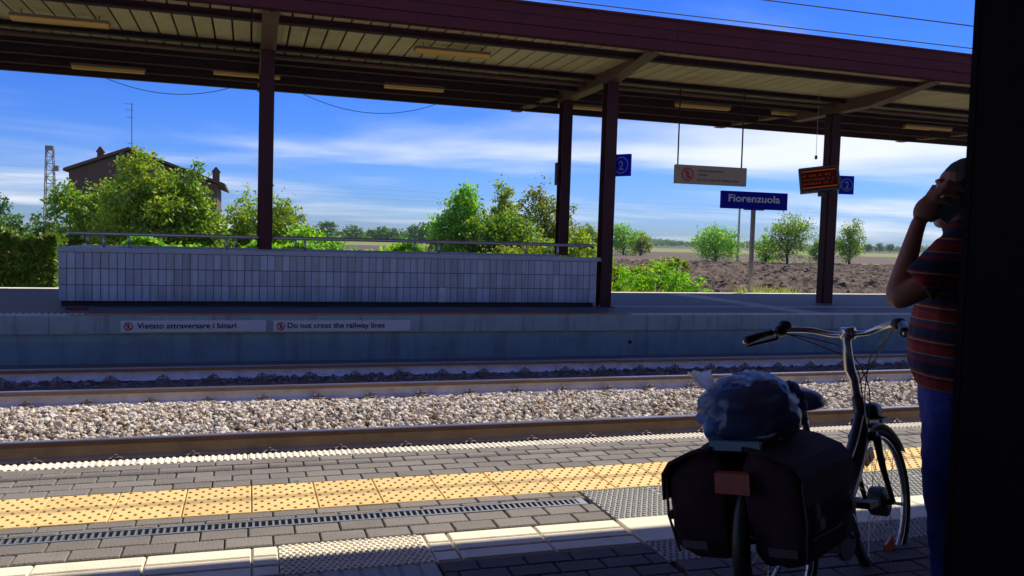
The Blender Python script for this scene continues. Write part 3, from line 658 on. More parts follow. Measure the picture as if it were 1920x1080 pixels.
# ================================================================== OVERHEAD WIRES
def wire(y,z,rad,label,x0=-30,x1=60):
    o = obj('overhead_wire', MB().tube([(x0,y,z),(x1,y,z-.12)],rad,6), M['wire']); tag(o,label,'wire','overhead wires')
wire(11.5,5.08,.010,'overhead contact wire over the far track at top right')
wire(17.0,6.33,.012,'overhead wire running just above the canopy fascia')
wire(7.05,5.0,.010,'contact wire over the near track above the frame'); wire(7.05,6.3,.013,'carrier wire over the near track above the frame')

# ================================================================== LANDSCAPE
G = -.82
struct(obj('ground', MB().add([(-1800,20.3,G-.06),(3000,20.3,G-.06),(3000,3000,G-.06),(-1800,3000,G-.06)],[(0,1,2,3)]), M['ground']))
struct(obj('rear_verge', MB().box(-60,120,20.47,26.5,G-.2,G+.02), M['grass']))
def sheet(name,x0,x1,y0,y1,z,mt):
    return struct(obj(name, MB().add([(x0,y0,z),(x1,y0,z),(x1,y1,z),(x0,y1,z)],[(0,1,2,3)]), mt))
# ploughed field with clods as real relief
def field(name,x0,x1,y0,y1,dx,dy,amp,mt):
    xs = np.arange(x0,x1,dx); yv = [y0]
    while yv[-1] < y1: yv.append(yv[-1]+dy*(yv[-1]/y0)**1.1)
    yv = np.array(yv); X,Y = np.meshgrid(xs,yv); Z = np.zeros_like(X)
    for f_,a in ((1.1,.35),(2.3,.3),(4.7,.25),(.4,.2)):
        th = rng.uniform(0,6.28,6)
        for q in th: Z += a*np.sin(f_*(X*math.cos(q)+Y*math.sin(q))*2+rng.uniform(0,6.28))/3
    Z = Z*.5+rng.normal(0,.55,X.shape); Z = G+.06+amp*np.clip(Z,-1,1.6)
    nx,ny = len(xs),len(yv); V = np.stack([X,Y,Z],-1).reshape(-1,3)
    i = (np.arange(ny-1)[:,None]*nx+np.arange(nx-1)[None]).ravel()
    F = np.stack([i,i+1,i+nx+1,i+nx],-1); return struct(lk(name, np_mesh(name,V,F,mt)))
field('ploughed_field',6,85,26.5,90,.24,.22,.17,M['plough'])
sheet('ploughed_field_far',-40,420,97,190,G+.02,M['plough'])
sheet('grass_track',-40,300,90,97,G+.03,M['crop'])
sheet('crop_field',-300,900,190,330,G+.0,M['crop'])
sheet('ploughed_field_distant',-800,1800,330,640,G+.0,M['plough'])
sheet('meadow',-60,6.0,26.5,90,G+.02,M['grass'])

def leaves_mesh(name, P, size, mt, up=.45, aspect=.62):
    n = len(P); d = rng.normal(size=(n,3)); d /= np.linalg.norm(d,axis=1)[:,None]
    nr = rng.normal(size=(n,3))+np.array([0,0,up*2]); nr -= d*np.sum(nr*d,1)[:,None]; nr /= np.linalg.norm(nr,axis=1)[:,None]
    s = np.cross(d,nr); L_ = size*rng.uniform(.6,1.35,n)[:,None]; Wd = L_*aspect*.5
    V = np.stack([P-d*L_*.5, P+s*Wd+nr*L_*.06, P+d*L_*.5, P-s*Wd+nr*L_*.06],1).reshape(-1,3)
    F = np.arange(4*n).reshape(-1,4); return np_mesh(name,V,F,mt)
def crown_pts(blobs, n, clump, per=26):
    vol = np.array([b[3]*b[4]*b[5] for b in blobs])**.8; vol /= vol.sum(); out = []; cl = []
    for b,v in zip(blobs,vol):
        k = max(4,int(n*v/per)); q = rng.normal(size=(k,3)); q /= np.linalg.norm(q,axis=1)[:,None]
        q *= (rng.uniform(.18,1.06,k)**.55)[:,None]; c = np.array(b[:3])+q*np.array(b[3:6]); cl.append(c)
        cnt_ = rng.integers(int(per*.4),int(per*1.6),k)
        for ci,m in zip(c,cnt_): out.append(ci+rng.normal(size=(m,3))*clump*rng.uniform(.55,1.25)*np.array([1,1,.75]))
    return np.concatenate(out), np.concatenate(cl)
LG = dict(
 mid=leafmat('leaf_mid_green',[(.03,.07,.008),(.06,.10,.010),(.11,.13,.016),(.19,.18,.035)]),
 bright=leafmat('leaf_bright_green',[(.04,.10,.010),(.07,.15,.012),(.12,.19,.018),(.20,.21,.03)]),
 yellow=leafmat('leaf_yellow_green',[(.05,.085,.010),(.10,.13,.015),(.17,.17,.022),(.13,.10,.02)]),
 dark=leafmat('leaf_dark_green',[(.018,.045,.010),(.03,.065,.012),(.05,.085,.015)],.35),
 hedge=leafmat('leaf_hedge',[(.02,.05,.008),(.04,.08,.010),(.075,.10,.014),(.10,.05,.015)],.35),
 dry=leafmat('grass_dry',[(.10,.12,.02),(.22,.20,.05),(.30,.25,.08)]),
)
def tree(name,label,base,blobs,n,size,clump,lm,trunk_r=.09,cat='tree',group=None,stems=1):
    t_ = empty(name, base); tag(t_,label,cat,group)
    if base[1] < 45 and base[1] > 30: blobs = [(b_[0]*1.1,b_[1],b_[2]*1.03,b_[3]*1.22,b_[4]*1.15,b_[5]*1.05) for b_ in blobs]
    P,cl = crown_pts(blobs,n,clump)
    mb = MB()
    for s_ in range(stems):
        ox = (s_-(stems-1)/2)*.35
        top = max(b[2] for b in blobs)
        mb.tube([(ox,0,-.1),(ox+random.uniform(-.1,.1),random.uniform(-.1,.1),top*.3),(ox*1.5+random.uniform(-.15,.15),random.uniform(-.1,.1),top*.62)],[trunk_r*1.25,trunk_r,trunk_r*.6],8)
    for b_ in blobs:
        s0 = Vector((0,0,min(b_[2]*.35,1.4))); e_ = Vector(b_[:3]); m_ = s0.lerp(e_,.5)+Vector((random.uniform(-.2,.2),random.uniform(-.2,.2),-.1))
        mb.tube([s0,m_,e_],[trunk_r*.6,trunk_r*.42,trunk_r*.25],6)
    for c in cl[::max(1,len(cl)//60)]:
        b_ = min(blobs,key=lambda q:(q[0]-c[0])**2+(q[1]-c[1])**2+(q[2]-c[2])**2)
        a = Vector(b_[:3]).lerp(Vector((0,0,b_[2]*.5)),.3); mb.tube([a,a.lerp(Vector(c),.5)+Vector((0,0,.06)),c],[trunk_r*.24,trunk_r*.15,trunk_r*.06],5,caps=False)
    obj('trunk', mb, M['bark'], t_, True)
    lk('crown', leaves_mesh('crown',P,size,lm), t_); return t_
# trees by the house (left)
tree('broadleaf_tree','green leafy tree at the left foot of the house',(-5.9,37.4,G),[(-.5,0,2.2,1.0,1.0,1.2),(.5,0,2.6,.9,.9,1.3),(-.9,.1,3.2,.55,.6,.7),(.2,0,1.3,1.5,1.1,1.0)],12000,.15,.17,LG['mid'])
tree('broadleaf_tree','tallest yellow green tree covering the middle of the house',(-4.0,34.8,G),[(.1,0,3.7,.7,.8,1.15),(-.4,.1,2.6,1.1,1.0,1.2),(.6,0,2.7,1.0,1.0,1.2),(0,0,1.4,1.5,1.1,1.0),(-.1,0,4.45,.3,.35,.55)],14000,.15,.16,LG['yellow'])
tree('broadleaf_tree','green yellow tree covering the right half of the house',(-2.25,35.3,G),[(-.1,0,3.0,.8,.9,1.0),(-.6,0,3.1,.7,.8,1.0),(.45,0,2.2,.65,.9,1.1),(0,0,1.5,1.3,1.1,1.1),(.25,0,4.15,.25,.3,.45)],14000,.15,.16,LG['mid'])
tree('broadleaf_tree','rounded yellow green tree behind the left canopy column',(.5,37.6,G),[(.0,0,2.5,1.2,1.1,1.3),(-.9,0,1.9,.8,.8,1.2),(.9,0,2.1,.75,.8,1.3),(0,0,1.2,1.7,1.2,1.0)],13000,.15,.16,LG['yellow'])
tree('leafy_bush','bright green creeper bush right of the left canopy column',(2.4,34.9,G),[(-.3,0,1.5,.8,.8,.9),(.6,0,1.1,.9,.8,.75),(1.4,.2,.8,.7,.7,.6)],6000,.17,.14,LG['bright'],.05,'bush')
# trees right of centre
tree('broadleaf_tree','dense green tree, leftmost of the three right of centre',(9.4,39.0,G),[(.1,0,2.9,.75,.8,1.35),(-.5,0,2.4,.65,.7,.9),(.3,0,3.9,.45,.5,.6),(0,0,1.4,1.2,1,1.1)],10000,.16,.16,LG['bright'])
tree('broadleaf_tree','slim light green tree, middle one of the three right of centre',(11.5,39.4,G),[(.1,0,3.2,.55,.6,1.2),(-.3,0,2.3,.8,.8,.9),(.5,0,2.4,.75,.8,1.0),(.15,0,4.3,.35,.35,.5),(0,0,1.3,1.3,1,1.0)],9500,.15,.16,LG['yellow'])
tree('broadleaf_tree','sparse brownish tree behind the rear middle column',(13.9,39.7,G),[(-.5,0,3.4,.8,.8,.95),(.5,0,3.1,.9,.8,.95),(-.3,0,4.4,.35,.4,.45),(1.2,0,2.2,.8,.8,1.0),(0,0,1.6,1.7,1.2,1.2)],9500,.15,.17,leafmat('leaf_autumn',[(.03,.055,.010),(.07,.085,.014),(.13,.12,.02),(.11,.06,.02)]))
tree('leafy_bush','yellow green brush below the trees behind the rear middle column',(12.8,36.0,G),[(-1.6,0,1.0,.9,.7,.8),(-.3,0,1.2,.9,.8,1.0),(1.0,0,1.4,.9,.8,1.1),(2.0,.2,1.0,.8,.8,.8)],9000,.16,.15,LG['yellow'],.05,'bush')
tree('leafy_bush','low mid green bush filling between the three trees right of centre',(11.0,38.0,G),[(-1.3,0,1.5,1.0,.9,1.3),(0,0,1.7,1.1,.9,1.4),(1.3,0,1.6,1.0,.9,1.4),(.5,0,2.5,.7,.7,.8),(-.6,0,2.5,.6,.7,.8)],9500,.15,.15,LG['mid'],.05,'bush')
# single trees out in the field
def ftree(label,x,y,h,w,n,size,lm,name='field_tree',low=.06):
    low = min(low,.10)
    w *= 1.22; h *= 1.05; J = lambda q: random.uniform(-q,q)
    bl = [(-w*.22+J(w*.08),0,h*(.50+J(.08)),w*.26,w*.28,h*.28),(w*.2+J(w*.08),0,h*(.55+J(.09)),w*.27,w*.28,h*.28),(J(w*.1),0,h*.74,w*.23,w*.28,h*.24),(J(w*.06),0,h*(low+.2),w*.40,w*.36,h*.24),(J(w*.3),0,h*(.6+J(.15)),w*.18,w*.2,h*.16),(J(w*.36),0,h*(.4+J(.1)),w*.16,w*.2,h*.15)]
    tree(name,label,(x,y,G),bl,int(n*1.3),size*.92,w*.065,lm,.14,'tree','trees standing in the fields')
ftree('green field tree just left of the middle front column',49.8,120.9,4.7,4.0,2200,.34,LG['mid'])
ftree('green field tree right of the middle front column',58.8,128.6,5.2,5.6,3000,.34,LG['bright'])
ftree('smallest yellowish tree right of the middle front column',60.6,126.0,3.5,3.2,1500,.32,LG['yellow'])
ftree('low rounded field tree left of the station name sign',57.6,97.5,4.5,6.2,3600,.30,LG['bright'],low=.08)
ftree('tall field tree just right of the station name sign post',60.4,86.2,6.1,5.2,3800,.27,LG['mid'],low=.2)
ftree('low bush tree at the left foot of the tall field tree',60.0,90.0,3.5,3.0,1500,.28,LG['bright'])
ftree('field tree peeking out right of the display column',77.4,96.6,6.2,3.8,2600,.29,LG['mid'],low=.2)
ftree('small tree just left of the display column',73.4,97.7,4.1,3.0,1500,.29,LG['mid'])
tree('leafy_bush','round green bush beyond the platform left of the station sign',(11.4,22.4,G),[(-.75,0,.85,.75,.6,.62),(.1,0,1.0,.75,.6,.66),(.85,0,.75,.65,.6,.6),(-1.3,.1,.5,.5,.5,.5)],6000,.085,.08,LG['bright'],.03,'bush')
# distant trees and woods
for (x,y,h,w,lb) in ((26.3,306,7.4,8.5,'dark round tree on the horizon above the parapet'),(35,304,5.8,8,'lower dark tree on the horizon right of the round one'),(46,300,5.3,13,'wide low dark trees on the horizon above the parapet'),(50.5,257,6.0,12,'dark green horizon tree left of the three trees'),
      (347,417,5.2,6.6,'leftmost of three tiny trees on the right horizon'),(353.4,415,6.0,6.0,'middle of three tiny trees on the right horizon'),(359,413,5.8,5.6,'rightmost of three tiny trees on the right horizon'),
      (-17.1,68,5.0,3.6,'dark tree at the left picture edge'),(-13.9,62,3.0,4.6,'dark bush at the left edge before the lattice tower'),(-10.8,60,2.3,5.0,'low bush at the foot of the lattice tower')):
    tree('horizon_tree',lb,(x,y,G),[(-w*.25,0,h*.5,w*.28,w*.25,h*.4),(w*.2,0,h*.48,w*.32,w*.25,h*.4),(0,0,h*.68,w*.28,w*.25,h*.32)],1500,max(.3,w*.075) if y>100 else .22,w*.06,LG['dark'],.15)
def wood(name,x0,x1,y,h,n,size,lm):
    x = rng.uniform(x0,x1,n); hh = h*(.62+.38*np.sin(x*.021+1.)*np.sin(x*.057)+.2*np.sin(x*.19))
    P = np.stack([x, y+rng.normal(0,14,n), G+np.abs(hh)*rng.uniform(0,1,n)**.7],-1)
    o = lk(name, leaves_mesh(name,P,size,lm)); o['kind']='stuff'; return o
wood('distant_wood',-700,1900,1150,8.5,15000,5.0,LG['dark']); wood('distant_wood',-100,700,640,4.2,9000,2.6,LG['dark']); wood('distant_wood',-30,90,330,3.4,2600,1.5,LG['dark'])
# hedge and verge growth behind the far platform
def hedge(name,label,x0,x1,y0,y1,z1,n,size,lm,var=.12):
    h = empty(name,((x0+x1)/2,(y0+y1)/2,G)); tag(h,label,'hedge'); cx=(x0+x1)/2; cy_=(y0+y1)/2
    x = rng.uniform(x0,x1,n); y = np.where(rng.uniform(size=n)<.55, y0+np.abs(rng.normal(0,.12,n)), rng.uniform(y0,y1,n))
    zt = z1-G+var*(np.sin(x*1.7)+.6*np.sin(x*4.1+1)); z = np.where(rng.uniform(size=n)<.4, zt+rng.normal(0,.08,n), zt*rng.uniform(0,1,n))
    lk('foliage', leaves_mesh('foliage',np.stack([x-cx,y-cy_,z],-1),size,lm), h)
    mb = MB()
    for q in range(int((x1-x0)/.5)):
        xx = x0-cx+.25+q*.5; mb.tube([(xx,0,0),(xx+random.uniform(-.1,.1),random.uniform(-.1,.1),(z1-G)*.85)],[.03,.012],5)
    obj('stems', mb, M['bark'], h)
hedge('clipped_hedge','dark dense hedge left of the parapet behind the platform',-12,-4.45,23.0,24.5,1.02,42000,.13,LG['hedge'])
hedge('overgrown_hedge','overgrown bright hedge seen through the parapet handrail',-4.4,5.2,26.0,28.0,.72,13000,.15,LG['bright'],.18)
hedge('low_scrub','low yellow scrub seen through the handrail right of centre',5.3,16,29.0,31.0,.35,7000,.16,LG['yellow'],.2)
def tufts(name,x0,x1,y0,y1,n,h,lm):
    x = rng.uniform(x0,x1,n); y = rng.uniform(y0,y1,n); k = .5+.5*np.sin(x*1.9)*np.sin(x*.63+2); hh = h*(.12+1.0*k*k)*rng.uniform(.5,1.2,n)
    a = rng.uniform(0,6.28,n); w = .012+.008*rng.uniform(size=n); lx = rng.normal(0,.35,n)*hh; ly = rng.normal(0,.35,n)*hh; z0 = np.full(n,G+.01)
    V = np.stack([np.stack([x-w*np.cos(a),y-w*np.sin(a),z0],-1),np.stack([x+w*np.cos(a),y+w*np.sin(a),z0],-1),np.stack([x+lx+w*.3,y+ly,z0+hh],-1),np.stack([x+lx-w*.3,y+ly,z0+hh],-1)],1).reshape(-1,3)
    o = lk(name,np_mesh(name,V,np.arange(4*n).reshape(-1,4),lm)); o['kind']='stuff'
tufts('weeds',8.0,16.6,21.2,24.5,9000,.95,LG['dry'])

# house with gable, roof, chimneys, aerial
HS = empty('farmhouse',(-6.9,56,G)); tag(HS,'old brick farmhouse with a wide gable behind the left trees','house')
rz_, le, re = 6.14-G, 4.72-G, 4.22-G; xl, xr = -3.25, 5.0
gz = lambda x: rz_-.12-(abs(x)*(rz_-le)/3.5 if x<0 else x*(rz_-re)/5.4)
obj('wall', MB().prism([(xl,-.1),(xr,-.1),(xr,gz(xr)-.06),(0,gz(0)-.06),(xl,gz(xl)-.06)],0,9,'y'), M['housewall'], HS)
rf = obj('roof', MB().prism([(-3.5,le-.10),(0,rz_-.10),(5.45,re-.10),(5.45,re+.06),(0,rz_+.06),(-3.5,le+.06)],-.35,9.4,'y'), M['rooftile'], HS)
for (x,w,h) in ((-1.75,.34,.62),(4.9,.42,.75)):
    z = gz(x); c = obj('chimney', MB().box(x-w/2,x+w/2,1.2,1.6,z,z+h).box(x-w/2-.06,x+w/2+.06,1.14,1.66,z+h,z+h+.07), M['housewall'], rf)
    obj('chimney_cap', MB().prism([(x-w/2-.03,z+h+.07),(x+w/2+.03,z+h+.07),(x+.04,z+h+.33),(x-.04,z+h+.33)],1.15,1.65,'y'), M['rooftile'], rf)
an = MB().tube([(.1,.5,rz_),(.1,.5,rz_+2.75)],.028,6)
for q,(zz,ww) in enumerate(((2.7,.45),(2.35,.38),(1.9,.30),(.35,.25))): an.tube([(.1-ww,.5,rz_+zz),(.1+ww*.3,.5,rz_+zz)],.016,5)
obj('aerial', an, M['lattice'], rf)
for x,z in ((-1.6,2.6),(1.3,2.6),(3.4,2.6),(-1.6,.9),(1.3,.9)):
    w_ = obj('window', MB().box(x-.5,x+.5,-.04,-.005,z,z+1.3), M['shutter'], HS); obj('sill', MB().box(x-.58,x+.58,-.12,-.005,z-.08,z-.002), M['coping'], w_)
w_ = obj('window', MB().box(xr+.005,xr+.04,2.0,3.0,2.4,3.6), M['shutter'], HS)
obj('gutter', MB().tube([(5.47,-.35,re-.05),(5.47,9.4,re-.05)],.07,8), M['lattice'], HS)
# lattice tower
LT = empty('lattice_tower',(-17.8,89.4,G)); tag(LT,'slender grey lattice tower at the far left','tower'); hT = 8.87-G
def wd(z): return .52-.24*z/hT
for sx in (-1,1):
    for sy in (-1,1): obj('leg', MB().tube([(sx*wd(0),sy*wd(0),0),(sx*wd(hT),sy*wd(hT),hT)],.05,5), M['lattice'], LT)
mb = MB(); z=0; k=0
while z < hT-.3:
    z1 = min(z+.62,hT); s=1 if k%2 else -1
    for sy in (-1,1): mb.tube([(-s*wd(z),sy*wd(z),z),(s*wd(z1),sy*wd(z1),z1)],.026,4); mb.tube([(-wd(z1),sy*wd(z1),z1),(wd(z1),sy*wd(z1),z1)],.02,4)
    for sx in (-1,1): mb.tube([(sx*wd(z),-s*wd(z),z),(sx*wd(z1),s*wd(z1),z1)],.026,4)
    z=z1; k+=1
obj('bracing', mb, M['lattice'], LT)
obj('top_platform', MB().box(-.34,.34,-.34,.34,hT-.35,hT), M['lattice'], LT); obj('antenna_box', MB().chbox(.3,.75,-.2,.2,hT-2.3,hT-1.8,.02), M['lattice'], LT)
pl = obj('field_pole', MB().tube([(60.3,96.7,G),(60.3,96.7,7.3)],[.16,.12],8), M['post']); tag(pl,'thin pale pole standing in the field behind the station sign','pole')
for q,(za,zb2) in enumerate(((5.6,6.1),(4.9,5.4),(4.3,4.8))):
    o = obj('power_line', MB().tube(sag((-90,130+q*2,za+6),(160,150+q*2,zb2+4),2.2,30),.008,4), M['wire']); tag(o,('topmost','middle','lowest')[q]+' faint power line crossing the sky above the fields','wire','power lines in the distance')

# ================================================================== BICYCLE
chrome = mat('bike_silver',(.55,.53,.52),.25,metal=.95,var=.1,vs=30); frm = mat('bike_frame_dark',(.045,.030,.045),.30,var=.1,vs=10,spec=.6)
orange = mat('reflector_orange',(.75,.10,.012),.3,spec=.7); redr = mat('reflector_red',(.38,.03,.008),.25,spec=.8); tyre = M['blackrub']
bagm = mat('pannier_fabric',(.040,.011,.022),.85,var=.3,vs=25,bump=.3,bs=120); bagtrim = mat('pannier_trim',(.11,.035,.055),.6,var=.2,vs=20); refl = mat('pannier_strip',(.10,.07,.09),.5)
BK = empty('bicycle',(1.731,2.382,0)); BK.rotation_mode='ZYX'; BK.rotation_euler=(R(-9.66),0,R(33)); tag(BK,'dark city bicycle with panniers parked on its stand in the shade','bicycle')
RW, WB = .315, 1.03
def wheel(x, parent, steer=0, n=32, disc=True):
    w = obj('wheel', MB().torus((0,0,0),RW-.043,.011,n=56,m=8,sy=1.25), chrome, parent, True, (x,0,RW)); w.rotation_euler=(0,0,steer)
    obj('tyre', MB().torus((0,0,0),RW-.019,.019,n=56,m=10), tyre, w, True)
    sp_ = MB()
    for i in range(n):
        a = 2*math.pi*i/n; s = 1 if i%2 else -1; b_ = a+(.55 if (i//2)%2 else -.55)
        sp_.tube([(.034*math.cos(b_),s*.03,.034*math.sin(b_)),((RW-.052)*math.cos(a),0,(RW-.052)*math.sin(a))],.0013,4,caps=False)
    obj('spokes', sp_, chrome, w)
    obj('hub', MB().tube([(0,-.055,0),(0,-.035,0),(0,-.034,0),(0,.034,0),(0,.035,0),(0,.055,0)],[.012,.012,.045,.045,.012,.012],14), M['black'], w)
    if disc: obj('hub_shell', MB().tube([(0,-.04,0),(0,-.03,0),(0,.03,0),(0,.04,0)],[.03,.062,.062,.03],16), M['black'], w)
    for a in (R(112),R(292)):
        q = obj('spoke_reflector', MB().obox((0,0,0),(.05,.012,.085)), orange, w); q.location=((RW-.105)*math.cos(a),.0,(RW-.105)*math.sin(a)); q.rotation_euler=(0,-a,0)
    return w
wheel(0,BK); 
FK = empty('front_end',(0,0,0)); bpy.data.objects.remove(FK)
def steerP(p, ang=R(-5), px=.90):
    x,y,z = p; q_ = max(0,min(1,(z-.84)/.12)); x -= .035*q_; z += .03*q_; c,s = math.cos(ang),math.sin(ang); return (px+(x-px)*c-y*s, (x-px)*s+y*c, z)
fwl = wheel(WB,BK); fx = steerP((WB,0,RW)); fwl.location = fx; fwl.rotation_euler=(0,0,R(-5))
def stube(pts,r,n=10): return MB().tube([steerP(p) for p in pts],r,n)
def curve(pts,k=6):
    P_=[Vector(p) for p in pts]; out=[]
    for i in range(len(P_)-1):
        p0=P_[max(i-1,0)];p1=P_[i];p2=P_[i+1];p3=P_[min(i+2,len(P_)-1)]
        for j in range(k):
            t_=j/k; out.append(.5*((2*p1)+(p2-p0)*t_+(2*p0-5*p1+4*p2-p3)*t_*t_+(3*p1-p0-3*p2+p3)*t_**3))
    out.append(P_[-1]); return out
frame_mb = MB().tube(curve([(.895,0,.63),(.80,0,.50),(.62,0,.36),(.44,0,.285)]),[.034]*19,12).tube(curve([(.885,0,.70),(.75,0,.56),(.55,0,.46),(.37,0,.44)]),[.020]*19,10)
frame_mb.tube([(.45,0,.27),(.29,0,.64)],.020,10)
for s in (-1,1):
    frame_mb.tube([(.43,s*.03,.275),(.22,s*.055,.29),(0,s*.065,RW)],.011,8).tube([(.32,s*.022,.56),(.15,s*.055,.43),(0,s*.065,RW)],.009,8)
obj('frame', frame_mb, frm, BK, True)
obj('head_tube', MB().tube([(.905,0,.585),(.868,0,.765)],.024,12), frm, BK, True)
obj('fork', stube([(.905,0,.60),(.91,0,.575)],.026).tube([steerP(p) for p in ((.912,-.055,.60),(.912,.055,.60))],.020,10).tube([steerP(p) for p in curve([(.915,.052,.60),(.955,.056,.46),(1.03,.06,RW)])],[.019,.018,.017,.016,.016,.015,.014,.013,.012,.011,.011,.010,.010],10).tube([steerP(p) for p in curve([(.915,-.052,.60),(.955,-.056,.46),(1.03,-.06,RW)])],[.019,.018,.017,.016,.016,.015,.014,.013,.012,.011,.011,.010,.010],10), M['black'], BK, True)
obj('axle_lever', stube([(1.03,-.10,RW-.005),(1.03,.10,RW+.005)],.007), chrome, BK)
obj('stem', stube([(.868,0,.76),(.850,0,.84),(.826,0,.875),(.836,0,.96),(.852,0,1.005)],[.019,.019,.023,.019,.021],12), chrome, BK, True)
obj('stem_clamp', stube([(.856,-.028,1.003),(.856,.028,1.003)],.026,12), chrome, BK, True)
hb = [(.60,.325,.985),(.70,.285,1.012),(.785,.225,1.028),(.845,.15,1.022),(.862,.075,1.002),(.86,0,1.0)]
hbf = hb+[(x,-y,z) for x,y,z in hb[-2::-1]]
obj('handlebar', MB().tube([steerP(p) for p in curve(hbf,5)],.0125,12), chrome, BK, True)
for s in (-1,1):
    gp = obj('grip', MB().tube([steerP(p) for p in ((.590,s*.329,.982),(.60,s*.325,.985),(.65,s*.306,1.0),(.715,s*.276,1.017))],[.017,.0195,.0185,.0185],12), M['black'], BK, True)
    obj('grip_plug', MB().ell(steerP((.585,s*.331,.980)),(.009,.009,.009)), chrome, gp)
    bl = obj('brake_lever', MB().tube([steerP(p) for p in ((.745,s*.262,1.012),(.76,s*.275,.99),(.70,s*.315,.975),(.63,s*.345,.962))],[.012,.009,.007,.006],8), M['black'], BK, True)
    obj('lever_mount', MB().ell(steerP((.752,s*.25,1.024)),(.036,.03,.026)), M['black'], BK, True)
obj('bell', MB().ell(steerP((.77,.238,1.05)),(.034,.030,.022)), M['black'], BK, True)
for q,(a,ya) in enumerate(((.75,.24),(.75,-.24),(.76,.23),(.76,-.23))):
    obj('cable', MB().tube([steerP(p) for p in curve([(a,ya,1.012),(.86,ya*.62,.985-.012*q),(.955,ya*.18,.93-.015*q),(.955-.01*q,.012*(q-1.5),.80),(.93,.010*(q-1.5),.64-.02*q)],6)],.0028,6), M['black'], BK, True)
fd = MB()
def fender(mb, c, a0, a1, r0, w, st=None):
    rg=[]; n=22
    for i in range(n+1):
        a=a0+(a1-a0)*i/n; ring_=[]
        for yy,dr in ((-w,-.010),(-w*.6,.004),(0,.008),(w*.6,.004),(w,-.010),(w*.6,0),(0,.004),(-w*.6,0)):
            p=(c[0]+(r0+dr)*math.cos(a), yy, c[2]+(r0+dr)*math.sin(a)); ring_.append(steerP(p) if st else p)
        rg.append(ring_)
    mb.rings(rg); return mb
obj('rear_fender', fender(MB(),(0,0,RW),R(20),R(205),RW+.014,.028), M['black'], BK, True)
obj('front_fender', fender(MB(),(WB,0,RW),R(35),R(195),RW+.014,.028,True), M['black'], BK, True)
obj('front_carrier', stube([(.95,-.06,.66),(1.02,-.06,.67),(1.02,.06,.67),(.95,.06,.66)],.007), M['black'], BK)
obj('headlamp', stube([(.955,0,.70),(.985,0,.70),(1.03,0,.698)],[.02,.036,.04],14), M['black'], BK, True)
obj('seat_post', MB().tube([(.29,0,.63),(.255,0,.74)],.014,10), chrome, BK, True)
sd = MB(); rg=[]
for x,w,h in ((-.05,.05,.03),(-.03,.095,.05),(.03,.10,.055),(.09,.075,.05),(.16,.04,.04),(.215,.022,.025)):
    rg.append([(.19+x, w*math.cos(a), .765+h*math.sin(a)*(1 if math.sin(a)>0 else .6)) for a in [2*math.pi*k/14 for k in range(14)]])
obj('saddle', sd.rings(rg), mat('saddle_pale_blue',(.13,.22,.32),.35,var=.2,vs=15), BK, True)
rk = MB()
for yy in (-.065,0,.065): rk.tube([(-.30,yy,.655),(.20,yy,.655)],.006,8)
for xx in (-.30,-.12,.08,.20): rk.tube([(xx,-.068,.655),(xx,.068,.655)],.006,8)
for s in (-1,1):
    for xx in (-.14,.05): rk.tube([(xx,s*.066,.65),(0,s*.075,RW)],.005,6)
obj('rear_rack', rk, M['black'], BK)
obj('rack_plate', MB().chbox(-.325,-.305,-.085,.085,.635,.668,.004), mat('rack_blue_sheen',(.05,.12,.25),.25,spec=.8), BK)
obj('rear_reflector', MB().chbox(-.352,-.333,-.058,.058,.505,.575,.008), redr, BK)
obj('crank', MB().tube([(.44,.09,.27),(.44,.105,.27),(.53,.11,.14)],[.016,.014,.010],8).tube([(.44,-.09,.27),(.44,-.105,.27),(.35,-.11,.40)],[.016,.014,.010],8).tube([(.44,-.09,.27),(.44,.09,.27)],.014,10), chrome, BK, True)
for p in ((.53,.16,.14),(.35,-.16,.40)): obj('pedal', MB().obox(p,(.09,.085,.022)), M['black'], BK)
obj('chain_guard', MB().tube([(.44,-.055,.27),(.44,-.072,.27)],.095,22).prism([(.44,.345),(.0,.355),(-.03,.315),(0,.275),(.44,.20)],-.070,-.056,'y'), frm, BK)
obj('chainring', MB().torus((.44,.062,.27),.075,.006,n=28,m=6), chrome, BK)
obj('kickstand', MB().tube([(.30,.07,.28),(.24,.20,.02)],.009,8), chrome, BK)
